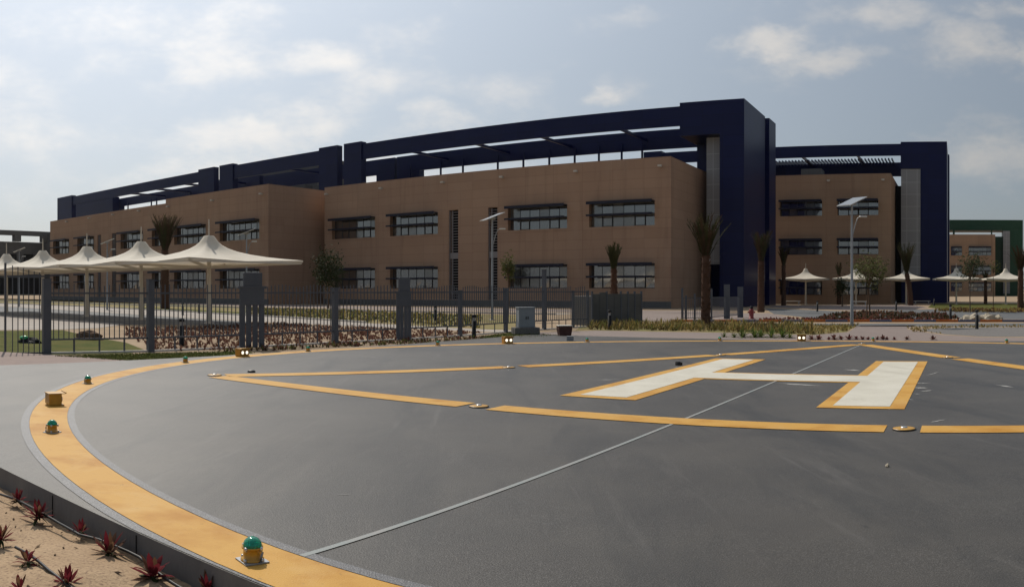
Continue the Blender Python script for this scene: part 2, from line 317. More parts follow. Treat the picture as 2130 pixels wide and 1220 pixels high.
strect('apron', -160, -20, 63.5, 72, M['pinkpave'], GZ + e)
def kerb(name, pts, w, h, mat, z=GZ):
    mb = MB()
    for a, b in zip(pts[:-1], pts[1:]):
        a, b = Vector((a[0], a[1], z + h / 2)), Vector((b[0], b[1], z + h / 2)); mb.bar(a, b, w, h)
    return tag(mb.build(name, mat), kind='structure')
kerb('path_kerb', [at(*q) for q in ((0, 630.8), (170, 637.2), (340, 645.8), (430, 651.3), (600, 660.8), (760, 671.3))], .15, .10, M['plinth'])
kerb('path_kerb', [st(-150, 56.4), st(-30, 56.4)], .15, .14, M['plinth'])
pxsheet('service_road', [(-80, 655), (0, 655.5), (130, 663.5), (262, 674), (205, 682), (130, 684.5), (0, 686), (-80, 687)], M['concrete'], GZ + 2 * e)
pxsheet('lawn', [(-80, 688.5), (0, 687.5), (130, 686), (190, 700), (262, 712), (300, 727), (270, 735), (110, 738), (0, 732), (-80, 725)], M['grass'], GZ + e)
pxsheet('brick_path', [(-90, 775), (-90, 726), (0, 731), (100, 737), (150, 740), (262, 749), (200, 760), (0, 775)], M['brickpave'], -.115)
pxsheet('lawn', [(105, 741), (200, 738), (300, 735), (500, 730), (530, 734), (430, 742), (255, 752), (150, 743)], M['grass'], -.125)
pxsheet('lawn', [(1000, 699), (1062, 691), (1175, 697), (1110, 708), (1000, 709)], M['grass'], GZ + e)
pxsheet('paved_walk', [(1120, 691), (1240, 687), (1500, 691.5), (1690, 696.5), (1765, 690), (1780, 680), (1790, 676.5), (1905, 676), (1885, 684), (1960, 696), (2040, 701), (2200, 702), (2200, 718), (1100, 718)], M['pinkpave'], GZ + e)
pxsheet('gravel_bed', [(1905, 685), (1990, 680.5), (2200, 679), (2200, 700), (2040, 699.5), (1965, 694.5)], M['gravel'], GZ + e)
pxsheet('grass_bed', [(1195, 688), (1215, 673), (1785, 675.5), (1776, 680), (1760, 690), (1690, 696), (1500, 691), (1240, 686.5)], M['soil'], GZ + e)
pxsheet('road', [(1440, 670.6), (2250, 670.6), (2250, 677.6), (1440, 675)], M['asphalt'], GZ + e)
pxsheet('forecourt', [(1330, 651), (1600, 651), (1660, 664), (1330, 668)], M['pinkpave'], GZ + e)
pxsheet('rear_road', [(1590, 641), (1760, 647), (1960, 642), (2250, 651), (2250, 665), (1960, 662), (1700, 662), (1610, 653)], M['asphalt'], GZ + e)
pxsheet('lawn', [(1940, 631), (2250, 631), (2250, 645), (1990, 646), (1930, 639)], M['grass'], GZ + e)
pxsheet('plaza', [(1610, 634.5), (1900, 634), (1930, 640), (1900, 643), (1760, 645), (1600, 638.5)], M['pinkpave'], GZ + 2 * e)
# striped kerb along the road
mb = MB(); x = 1395; k = 0
while x < 2230:
    a, b = at(x, 669.4), at(x + 46, 669.4); a.z = b.z = GZ + .07; mb.bar(a, b, .2, .14, k % 2); x += 46; k += 1
tag(mb.build('striped_kerb', [M['orange'], M['blue']]), kind='structure')

# ------------------------------------------------------------------ helipad
HP = 13.9
mb = MB(); c4 = [(-HP, -HP), (HP, -HP), (HP, HP), (-HP, HP)]
top = [pad(s, n) for s, n in c4]; bot = [Vector((p.x, p.y, -.6)) for p in top]
mb.face(top, 0)
for i in range(4): mb.face([bot[i], bot[(i + 1) % 4], top[(i + 1) % 4], top[i]], 1)
tag(mb.build('helipad', [M['pad'], M['pad_side']]), kind='structure')
mb = MB()                                           # joints in the concrete edge
for k in range(20):
    s = -13 + k * 1.3; p = pad(s, -13.905); mb.box(-.003, .003, -.003, .003, -.35, -.02, 0, Matrix.Translation(p) @ Matrix.Rotation(FA, 4, 'Z'))
tag(mb.build('edge_joints', M['bollard']), kind='structure')
def ring(mb, r0, r1, dz, n=192, mi=0):
    for k in range(n):
        a, b = 2 * math.pi * k / n, 2 * math.pi * (k + 1) / n
        mb.face([pad(r * math.cos(t), r * math.sin(t), dz) for r, t in ((r0, a), (r1, a), (r1, b), (r0, b))][::1], mi)
def decal(name, build, mat):
    mb = MB(); build(mb); return tag(mb.build(name, mat), kind='structure')
decal('ring_marking', lambda m: ring(m, 13.36, 13.86, .004), M['yellow'])
def bands(m):
    ring(m, 13.26, 13.352, .004)
    for k in range(192):                           # outer band, cut off by the slab edge
        a, b = 2 * math.pi * k / 192, 2 * math.pi * (k + 1) / 192
        q = [(max(-HP + .01, min(HP - .01, r * math.cos(t))), max(-HP + .01, min(HP - .01, r * math.sin(t)))) for r, t in ((13.868, a), (13.97, a), (13.97, b), (13.868, b))]
        if abs(q[1][0] - q[0][0]) + abs(q[1][1] - q[0][1]) + abs(q[2][0] - q[3][0]) + abs(q[2][1] - q[3][1]) > .05: m.face([pad(s, n, .004) for s, n in q])
decal('ring_border', bands, M['band'])
def strip(m, a, b, w, dz, skew=0.0):
    a, b = Vector((*a, 0)), Vector((*b, 0)); d = (b - a).normalized(); o = Vector((-d.y, d.x, 0)) * w / 2
    m.face([pad(p.x, p.y, dz) for p in (a - o, b - o, b + o, a + o)])
decal('centre_line', lambda m: strip(m, (-.2, -13.35), (.22, 11.6), .052, .0055), M['line'])
TA, TB, TC = Vector((-9.75, -6.58)), Vector((.2, 11.62)), Vector((9.95, -6.58))
def tri(m):
    def edge(p, q, cuts):
        t0 = cuts[0]
        for c in cuts[1:] + [None]:
            if c is None: break
            strip(m, p.lerp(q, t0[1]), p.lerp(q, c[0]), .54, .008); t0 = c
    edge(TA, TC, [(0, .012), (.316, .343), (.631, .654), (.99, 1)])
    edge(TB, TA, [(0, .012), (.325, .345), (.648, .668), (.985, 1)])
    edge(TC, TB, [(0, .012), (.325, .345), (.648, .668), (.985, 1)])
decal('triangle_marking', tri, M['yellow'])
def hshape(m, x0, x1, x2, x3, n0, n1, c0, c1, dz):
    for q in ((x0, x1, n0, n1), (x2, x3, n0, n1), (x1, x2, c0, c1)):
        m.face([pad(s, n, dz) for s, n in ((q[0], q[2]), (q[1], q[2]), (q[1], q[3]), (q[0], q[3]))])
decal('letter_border', lambda m: hshape(m, -2.86, -1.48, 1.46, 2.8, -4.75, 4.28, -1.07, .42, .008), M['yellow'])
decal('letter_h_marking', lambda m: hshape(m, -2.6, -1.74, 1.68, 2.56, -4.5, 4.05, -.95, .27, .012), M['white'])
def scuffs(m):
    rnd = random.Random(3)
    def blot(p, q, w):
        p, q = Vector((*p, 0)), Vector((*q, 0)); n = 9; d = (q - p); o = Vector((-d.y, d.x, 0)).normalized()
        L = [p + d * (i / n) + o * w * math.sin(math.pi * i / n) * rnd.uniform(.3, 1) for i in range(n + 1)]
        Rr = [p + d * (i / n) - o * w * math.sin(math.pi * i / n) * rnd.uniform(.3, 1) for i in range(1, n)]
        m.face([pad(v.x, v.y, .004) for v in L + Rr[::-1]])
    def g(px, py):
        z = -.12; p = at(px, py, z); v = p - PC; return (v.dot(UX), v.dot(NX))
    for (a, b, w) in (((1238, 791), (1292, 790), .07), ((1385, 763), (1432, 763), .05), ((1755, 766), (1792, 769), .12), ((1615, 797), (1712, 803), .1), ((1905, 796), (1935, 797), .09), ((1900, 806), (1930, 808), .10), ((1925, 780), (1955, 771), .03),
                      ((1885, 832), (1902, 834), .05), ((1935, 884), (1968, 877), .04), ((1845, 856), (1870, 851), .03), ((750, 741), (790, 744), .06), ((2000, 790), (2130, 790), .012), ((1915, 815), (1940, 812), .05), ((1900, 820), (1915, 821), .05), ((2070, 800), (2110, 806), .10), ((700, 1050), (730, 1049), .01)):
        blot(g(*a), g(*b), w)
decal('scuff_marks', scuffs, M['chalk'])

# sand bed in front of the slab, where the viewer stands
mb = MB(); s0, s1, n0, n1 = -24.0, 7.0, -13.88, -22.0
ns = [-24 + i * .5 for i in range(24)] + [-12 + i * .09 for i in range(150)] + [1.5 + i * .5 for i in range(12)]
nn = [n0 - i * .075 for i in range(60)] + [n0 - 4.5 - i * .6 for i in range(7)]
rows = []
for n in nn:
    r = []
    for s in ns:
        p = PC + UX * s + NX * n; q = Vector((p.x, p.y, 0))
        z = -.185 + .045 * mnoise.noise(q * 1.3) + .022 * mnoise.noise(q * 3.2 + Vector((5, 1, 0))) + .012 * mnoise.noise(q * 8)
        if n0 - n < .4: z = z - .03 * (1 - (n0 - n) / .4)
        r.append((p.x, p.y, z))
    rows.append(r)
mb.grid(rows[::-1]); tag(mb.build('sand_bed', M['sand']), kind='structure')
def litter():
    rnd = random.Random(77); m = MB()
    for i in range(420):
        s_, n_ = rnd.uniform(-7.5, 4.5), -13.95 - abs(rnd.gauss(0, 1.6)); p = PC + UX * s_ + NX * n_; q = Vector((p.x, p.y, 0))
        z = -.185 + .045 * mnoise.noise(q * 1.3) + .022 * mnoise.noise(q * 3.2 + Vector((5, 1, 0))) + .012 * mnoise.noise(q * 8)
        r = rnd.uniform(.004, .013); a = rnd.uniform(0, 6.28); l = r * rnd.choice((1, 1, 1.5, 4)); c = Vector((p.x, p.y, z + r * .5)); ax = Vector((math.cos(a), math.sin(a), rnd.uniform(-.2, .3))) * l; bx = Vector((-math.sin(a), math.cos(a), 0)) * r; cz = Vector((0, 0, r * .8)); mi = rnd.randrange(2)
        V6 = [c - ax, c + bx, c + ax, c - bx, c + cz, c - cz]
        for f in ((0, 1, 4), (1, 2, 4), (2, 3, 4), (3, 0, 4), (1, 0, 5), (2, 1, 5), (3, 2, 5), (0, 3, 5)): m.face([V6[k] for k in f], mi)
    tag(m.build('sand_litter', [M['darksoil'], M['sand']]), kind='stuff')
litter()
def hose(name, pxs, label):
    pts = []
    P = [at(x, y, -.15) for x, y in pxs]
    for a, b in zip(P[:-1], P[1:]):
        for k in range(4):
            q = a.lerp(b, k / 4); q.z = -.15 + .018 * mnoise.noise(q * 2.0); pts.append(q)
    m = MB(); m.tube(pts, .011, 6); tag(m.build(name, M['hose']), label, 'hose', 'drip hoses on the sand')
hose('drip_hose', [(-40, 1010), (0, 1025), (30, 1037), (110, 1080), (165, 1112), (205, 1121), (290, 1158), (345, 1200), (400, 1235), (470, 1290)], 'black drip hose on the sand running beside the slab edge')
hose('drip_hose', [(32, 1136), (60, 1151), (100, 1186), (130, 1206), (180, 1245), (240, 1300)], 'short black drip hose on the sand at the lower left, farther from the slab')

# ------------------------------------------------------------------ fittings on the pad
def dome_light():
    r = empty('perimeter_light', (0, 0, 0))
    m = MB(); m.box(-.085, .085, -.085, .085, 0, .010); m.build('base_plate', M['galv'], r, bevel=.002)
    m = MB(); m.lathe([(.0, .0), (.078, .010), (.078, .020), (.062, .024), (.058, .085), (.070, .088), (.072, .098), (0, .098)])
    for k in range(4):
        a = k * math.pi / 2 + .5; c = Vector((.071 * math.cos(a), .071 * math.sin(a), 0)); m.lathe([(0, .078), (.011, .078), (.011, .104), (0, .104)], 8, 1, c); m.lathe([(0, .008), (.011, .008), (.011, .03), (0, .03)], 8, 1, c * 1.12)
    m.build('body', [M['housing'], M['bolt']], r)
    m = MB(); m.lathe([(.062, .098)] + [((.0645 if k % 2 else .0615) * math.cos(a), .102 + (.059 if k % 2 else .0565) * math.sin(a)) for k, a in enumerate([R(x * 6.5) for x in range(13)])] + [(.0005, .161)], 24); m.build('dome', M['dome'], r)
    m = MB(); m.tube([(.045, -.062, .07), (.03, -.075, .045), (.02, -.08, .01)], .008, 6); m.build('cable', M['galv'], r)
    m = MB(); m.lathe([(.028, .1), (.028, .105), (.014, .107), (.014, .135), (.0005, .142)], 12); m.build('lamp', M['bolt'], r)
    return r
dl = dome_light()
DL = [(268.6, 'nearest to the viewer, at the slab edge in the lower left'), (247.2, 'on the left bend of the ring below the near floodlight'), (224.4, 'beyond the near floodlight, where the ring bends'),
      (202.3, 'on the ring nearest to the leaning-shadow lawn by the fence'), (179.8, 'between the fence piers, just right of the second floodlight'), (157.9, 'in front of the second fence pier, left of the third floodlight'),
      (133.7, 'just right of the small grey box on the pad edge'), (112.6, 'by the strap-leaf plants on the far pad edge'), (88.3, 'beside the far tip of the yellow triangle'), (67.0, 'farthest right on the far pad edge')]
for i, (a, w) in enumerate(DL):
    o = dl if i == 0 else copy_tree(dl)
    rr = 13.66 if i == 0 else 13.6
    o.location = pad(rr * math.cos(R(a)), rr * math.sin(R(a)), .004); o.rotation_euler = (0, 0, R(a) + (2.35 if i == 0 else .3)); o.scale = (.97, .97, .97)
    tag(o, 'green domed light, ' + w, 'pad light', 'green perimeter lights round the helipad')
def flood():
    r = empty('floodlight', (0, 0, 0))
    m = MB(); m.box(-.14, .10, -.155, .155, .02, .215); h = m.build('housing', M['housing'], r, bevel=.006)
    m = MB(); m.box(-.15, .17, -.165, .165, .217, .229); m.box(.17, .185, -.165, .165, .222, .245); m.build('lid', M['housing'], r)
    m = MB(); m.box(-.12, .15, -.14, .14, 0, .019); m.build('base_plate', M['housing'], r)
    for y in (-.075, .075):
        m = MB(); m.lathe([(0, 0), (.055, 0), (.060, .012), (.050, .02), (.048, .006), (0, .004)], 20)
        me = m.build('lamp', M['bolt'], r, loc=(.101, y, .115)); me.rotation_euler = (0, R(90), 0)
        m = MB(); m.lathe([(.0005, .012), (.03, .010), (.046, .007)][::-1], 20); m.build('lens', M['lamp'], me)
    return r
fl = flood()
for i, (a, w, tl) in enumerate([(236.9, 'nearest on the left bend of the ring, seen from its side', .25), (191.5, 'on the ring before the first fence pier', 0.0), (146.5, 'before the grey cabinet, both lamps facing the viewer', 0.0), (99.6, 'between the strap-leaf plants and the red plants on the far edge', 0.0), (55, 'beyond the right end of the far edge', 0)][:4]):
    o = fl if i == 0 else copy_tree(fl)
    o.location = pad(13.6 * math.cos(R(a)), 13.6 * math.sin(R(a)), .004)
    p = o.location; face = math.atan2(PC.y - p.y, PC.x - p.x)
    o.rotation_euler = (0, 0, face + [.35, -.25, -.05, .0][i]); o.scale = [(.82,) * 3, (.95,) * 3, (1.05,) * 3, (1.05,) * 3][i]
    tag(o, 'yellow twin lamp floodlight, ' + w, 'floodlight', 'yellow floodlights round the helipad')
def disc():
    r = empty('inset_light', (0, 0, 0))
    m = MB(); m.lathe([(.29, 0), (.29, .012), (.25, .022), (.235, .022), (.10, .030), (.0005, .034)], 32); b = m.build('rim', M['housing'], r)
    m = MB(); m.lathe([(.31, 0), (.31, .006), (.292, .010)], 32); m.build('gasket', M['hose'], b)
    m = MB(); m.lathe([(.09, .031), (.085, .05), (.05, .058), (.0005, .06)], 20); m.build('cap', M['bolt'], r)
    return r
di = disc(); di.scale = (.5, .5, .5)
DI = [(2.92, -6.6, 'in the near side of the yellow triangle, right of the centre line'), (-3.25, -6.63, 'in the near side of the yellow triangle, left of the centre line'), (-9.75, -6.5, 'at the left corner of the yellow triangle'),
      (-6.34, -.66, 'in the left side of the yellow triangle, nearer to its left corner'), (-3.06, 5.4, 'in the left side of the yellow triangle, above the letter H'), (.22, 11.66, 'at the far tip of the yellow triangle'), (3.3, 5.6, 'in the right side of the yellow triangle')]
for i, (s, n, w) in enumerate(DI):
    o = di if i == 0 else copy_tree(di); o.location = pad(s, n, .012); tag(o, 'flush light, ' + w, 'inset light', 'flush lights in the yellow triangle')
def padpx(px, py):
    z = -.1
    for _ in range(4): p = at(px, py, z); z = padz(p.x, p.y)
    return p
r = empty('black_block', padpx(1412, 759), .5, 'small black block with sloped top lying on the pad above the letter H', 'block')
m = MB(); m.box(-.08, .08, -.05, .05, 0, .07); m.build('body', M['hose'], r, bevel=.012); m = MB(); m.box(-.075, .02, -.045, .045, .071, .085); m.build('flap', M['tarp'], r)
m = MB(); m.lathe([(.0005, .05), (.06, .048), (.085, .03), (.09, 0)][::-1], 14); o = m.build('rubber_puck', M['hose'], loc=padpx(523, 774)); tag(o, 'flat dark rubber puck lying just above the left triangle corner', 'puck')
def blob(r, seed, sq=(1, 1, 1), n=10, k=8, amp=.28, z0=-.3):
    m = MB(); rows = []
    for i in range(k + 1):
        th = math.pi * i / k; row = []
        for j in range(n):
            ph = 2 * math.pi * j / n; d = Vector((math.sin(th) * math.cos(ph), math.sin(th) * math.sin(ph), math.cos(th)))
            f = r * (1 + amp * mnoise.noise(d * 1.7 + Vector((seed * 3.1, seed, 0))) * 2)
            row.append((d.x * f * sq[0], d.y * f * sq[1], max(z0 * r, d.z * f * sq[2])))
        rows.append(row)
    m.grid(rows, 0, False, True); return m
o = blob(.02, 5).build('pebble', M['rock'], loc=padpx(1846, 970) + Vector((0, 0, .008))); tag(o, 'single small pale pebble lying on the bare pad at the right', 'pebble')
r = empty('wooden_box', at(1174, 698), .2, 'dark brown box with a pale ragged top, standing at the pad edge', 'box')
m = MB(); rows = [[Vector((x * w, y * w2, z)) for x, y in ((-1, -1), (1, -1), (1, 1), (-1, 1))] for z, w, w2 in ((0, .24, .2), (.30, .29, .22), (.40, .29, .22))]; m.grid(rows, 0, False, True); m.face(rows[-1]); m.build('body', M['crate'], r)
m = MB(); m.box(-.31, .30, -.24, .24, .402, .45); m.build('lid', M['crate_top'], r, bevel=.02)
r = empty('grey_box', padpx(1186, 708), -.1, 'small grey metal box lying in front of the dark brown box', 'box')
m = MB(); m.box(-.13, .13, -.1, .1, 0, .15); m.build('body', M['cabinet'], r, bevel=.012); m = MB(); m.box(-.135, .135, -.105, .105, .151, .168); m.build('lid', M['galv'], r)
r = empty('electrical_cabinet', at(1093, 694.5), .25, 'grey double door electrical cabinet on a dark plinth by the fence', 'cabinet')
m = MB(); m.box(-.36, .36, -.25, .25, .30, 1.14); m.build('body', M['cabinet'], r, bevel=.012)
m = MB(); m.box(-.39, .39, -.28, .28, 1.145, 1.18); m.build('roof', M['cabinet'], r, bevel=.008)
for x in (-.35, .005): m = MB(); m.box(x, x + .345, -.262, -.252, .33, 1.11); dd = m.build('door', M['cabinet'], r, bevel=.004); m = MB(); m.box(x + (.29 if x < 0 else .03), x + (.32 if x < 0 else .06), -.285, -.263, .66, .78); m.build('handle', M['hose'], dd)
m = MB(); m.box(-.56, .56, -.36, .36, 0, .298); m.build('plinth', M['gravel'], r, bevel=.02)

# ------------------------------------------------------------------ plants
def blade(m, p, d, L, w, droop, n=4, mi=0, fold=0.25):
    d = d.normalized(); side = Vector((-d.y, d.x, 0)); side = side.normalized() if side.length > .05 else Vector((1, 0, 0))
    rows = []
    for i in range(n + 1):
        t = i / n; c = p + d * (L * t) - Vector((0, 0, 1)) * droop * L * t * t; ww = w * (math.sin(math.pi * (.12 + .88 * t)) ** .8 if t < 1 else 0.02)
        up = side.cross(d) * (-ww * fold); rows.append([c - side * ww, c + up, c + side * ww])
    m.grid(rows, mi, True)
def rosette(seed, L, w, n, droop=.35, upright=.6, dead=0):
    rnd = random.Random(seed); m = MB()
    for i in range(dead):
        a = rnd.uniform(0, 6.283); d = Vector((math.cos(a), math.sin(a), rnd.uniform(.0, .35))); blade(m, Vector((0, 0, .02)), d, L * rnd.uniform(.4, .8), w * rnd.uniform(.5, .9), rnd.uniform(.3, .7), 4, 2)
    for i in range(n):
        a = i * 2.4 + rnd.uniform(-.3, .3); e = upright * (1 - .75 * i / n) * rnd.uniform(.8, 1.3) + .05; t = i / n
        el = R(86) * (1 - t * .95) * rnd.uniform(.85, 1.1)
        d = Vector((math.cos(a) * math.cos(el), math.sin(a) * math.cos(el), math.sin(el)))
        blade(m, Vector((math.cos(a) * .015, math.sin(a) * .015, .01 + .03 * (1 - t))), d, L * rnd.uniform(.7, 1.1), w * rnd.uniform(.8, 1.15), droop * rnd.uniform(.3, 1.2), 4, 0 if rnd.random() < .62 else 1)
    return m
NP = [((37, 1048), .17, .016, 18, 'red', 'tall crimson rosette plant at the upper left, nearest to the slab'), ((80, 1080), .19, .018, 26, 'red', 'broad dark red rosette plant where the drip hose turns, second from the slab corner'),
      ((167, 1112), .13, .012, 14, 'red', 'small bright red rosette plant on the drip hose in the middle of the bed'), ((226, 1155), .22, .020, 15, 'brown', 'bronze brown plant with broad upright leaves on the drip hose'),
      ((57, 1175), .15, .014, 14, 'red', 'thin red plant at the start of the shorter drip hose'), ((318, 1205), .23, .026, 18, 'red', 'big broad leaved red plant nearest to the viewer, beside the long hose'),
      ((2, 1128), .17, .016, 18, 'red', 'red plant cut by the left edge of the picture'), ((140, 1222), .16, .015, 22, 'red', 'spiky maroon plant at the bottom on the shorter drip hose'),
      ((432, 1232), .13, .014, 16, 'red', 'red plant at the bottom edge right under the slab'), ((40, 1232), .12, .013, 12, 'red', 'small red plant in the lower left corner')]
for i, (p, L, w, n, k, lab) in enumerate(NP):
    o = rosette(20 + i, L * .8, w * .95, n, [.35, .2, .15, .1, .45][i % 5], .6, 9).build('bromeliad', [M['redleaf'] if k == 'red' else M['brownleaf'], M['brownleaf'] if k == 'red' else M['redleaf'], M['darkleaf']], loc=at(p[0], p[1], -.19))
    tag(o, lab, 'plant', 'red plants in the sand bed')
# strap-leaf clumps and red clumps on the far edge of the pad
def strap(seed, L, n, w=.03): return rosette(seed, L, w, n, .55, .8)
sp = [strap(60 + i, .62, 34).mesh('strap_plant', [M['greenleaf'], M['lawnblade']]) for i in range(3)]
rm = [strap(70 + i, .25, 22, .03).mesh('red_clump', [M['maroonleaf'], M['redleaf']]) for i in range(3)]
ORD = ['first', 'second', 'third', 'fourth', 'fifth', 'sixth', 'seventh', 'eighth', 'ninth', 'tenth', 'eleventh', 'twelfth', 'thirteenth', 'fourteenth', 'fifteenth']
for i, (x, y, s, mk) in enumerate([(1506, 701, .55, 1), (1527, 702, .6, 0), (1545, 702, 1.0, 0), (1570, 702, 1.0, 0), (1582, 701, .9, 0), (1605, 702, 1.0, 0), (1628, 702, 1.05, 0), (1643, 703, .6, 1)]):
    o = bpy.data.objects.new('strap_leaf_plant', sp[i % 3]); col.objects.link(o); o.location = at(x, y); o.scale = (s, s, s); o.rotation_euler = (0, 0, i * 1.3)
    tag(o, '%s green strap-leaf plant, %s from the left in the row along the far pad edge' % ('small' if s < .8 else 'bushy', ORD[i]), 'plant', 'strap-leaf plants on the far pad edge')
for i, x in enumerate([1688, 1703, 1724, 1735, 1749, 1766, 1781, 1794, 1806, 1825, 1836, 1845, 1860, 1887, 1941]):
    o = bpy.data.objects.new('red_clump_plant', rm[i % 3]); col.objects.link(o); s = [1.1, 1.2, .7, 1.2, 1.0, 1.2, .9, .95, .8, .8, 1.1, .7, .7, .9, 1.0][i]
    o.location = at(x, 706.5); o.scale = (s, s, s * .95); o.rotation_euler = (0, 0, i * 1.7)
    tag(o, 'low dark red clump plant, %s to the right of the far floodlight' % ORD[i], 'plant', 'red clump plants right of the far floodlight')
def tufts(name, pts, L, w, n, mats, droop=.3, spread=.8, seed=1, kind='stuff', jit=.5):
    rnd = random.Random(seed); m = MB()
    for p in pts:
        k = rnd.uniform(1 - jit, 1 + jit * .6)
        for i in range(n):
            a = rnd.uniform(0, 6.283); el = R(90) * (1 - spread * rnd.random()); d = Vector((math.cos(a) * math.cos(el), math.sin(a) * math.cos(el), math.sin(el))); s = Vector((-math.sin(a), math.cos(a), 0)) * w * rnd.uniform(.6, 1.3)
            l = L * k * rnd.uniform(.6, 1.1); c1 = p + d * l * .55; c2 = p + d * l - Vector((0, 0, droop * l))
            mi = rnd.randrange(len(mats)); m.face([p - s * .6, p + s * .6, c1 + s, c1 - s], mi); m.face([c1 - s, c1 + s, c2], mi)
    return tag(m.build(name, mats), kind=kind)
def inpoly(x, y, P):
    c = False; j = len(P) - 1
    for i in range(len(P)):
        if (P[i][1] > y) != (P[j][1] > y) and x < (P[j][0] - P[i][0]) * (y - P[i][1]) / (P[j][1] - P[i][1]) + P[i][0]: c = not c
        j = i
    return c
def scatter(poly, n, seed=0, z=GZ):
    rnd = random.Random(seed); P = [(p[0], p[1]) for p in poly]; xs = [p[0] for p in P]; ys = [p[1] for p in P]; out = []; g = 0
    while len(out) < n and g < n * 60:
        g += 1; x, y = rnd.uniform(min(xs), max(xs)), rnd.uniform(min(ys), max(ys))
        if inpoly(x, y, P): out.append(Vector((x, y, z)))
    return out
def pxpoly(L, z=GZ): return [at(x, y, z) for x, y in L]
tufts('tall_grass', scatter(pxpoly([(1225, 686), (1230, 676), (1500, 676), (1640, 678), (1690, 680), (1690, 695), (1500, 690), (1350, 687)]), 1000, 3), .50, .014, 12, [M['grassblade'], M['grassblade'], M['dryfrond'], M['lawnblade'], M['soil']], .25, .75, 5, jit=.7)
tufts('dry_grass', scatter(pxpoly([(1640, 678), (1785, 677), (1760, 690), (1690, 696), (1640, 694)]), 330, 4), .26, .014, 10, [M['grassblade'], M['soil']], .3, .9, 6)
tufts('dry_grass', scatter(pxpoly([(1885, 680), (2000, 677), (2200, 677), (2200, 680), (1990, 682), (1915, 686), (1960, 694), (1900, 690)]), 260, 8), .18, .014, 9, [M['grassblade'], M['soil']], .3, .9, 9)
# red ground cover between the fence and the far footpath
gc = [at(520, 671), at(600, 674), at(760, 681), at(1010, 692), at(950, 700.5), at(830, 709), at(690, 716), at(520, 725), at(320, 731), at(300, 716), at(260, 700), at(262, 682), at(420, 680), at(500, 677)]
tufts('red_ground_cover', scatter(gc, 3000, 11), .21, .02, 7, [M['maroonleaf'], M['maroonleaf'], M['brownleaf']], .35, .75, 12)
tufts('red_ground_cover', scatter(pxpoly([(440, 731.5), (530, 731), (700, 722), (850, 716), (1000, 708), (1010, 700), (850, 709), (700, 716), (500, 727)]), 330, 13), .2, .02, 7, [M['brownleaf'], M['maroonleaf'], M['lawnblade']], .35, .85, 14)
tufts('green_ground_cover', scatter(pxpoly([(520, 655), (600, 660), (760, 670), (1000, 683), (1000, 658), (760, 649), (520, 641)]), 1300, 15), .4, .04, 7, [M['grassblade'], M['lawnblade'], M['soil']], .35, .8, 16)
tufts('lawn_blades', scatter(pxpoly([(110, 741), (200, 738.5), (300, 735.5), (500, 731), (530, 734), (430, 741), (255, 750), (150, 743)], -.125), 2600, 17, -.125), .06, .008, 7, [M['lawnblade'], M['grass']], .3, .9, 18)
tufts('lawn_blades', scatter(pxpoly([(1000, 699), (1062, 691.5), (1170, 697), (1105, 706), (1000, 707)]), 900, 19), .07, .012, 6, [M['lawnblade'], M['grass']], .3, .9, 20)
tufts('red_shrub_bed', scatter(pxpoly([(1690, 665), (1720, 655), (1800, 650), (1960, 653), (2000, 665)]), 700, 21), .40, .05, 8, [M['maroonleaf'], M['brownleaf'], M['darkleaf']], .35, .8, 22)
tufts('red_shrub_bed', scatter(pxpoly([(1560, 667), (1600, 662), (1700, 662), (1960, 664.5), (2000, 667)]), 420, 23), .22, .03, 7, [M['redleaf'], M['brownleaf']], .35, .8, 24)
tufts('dry_plant_bed', scatter(pxpoly([(1940, 646), (2000, 644), (2250, 645), (2250, 650), (1990, 649)]), 420, 25), .45, .06, 8, [M['grassblade'], M['brownleaf']], .35, .8, 26)

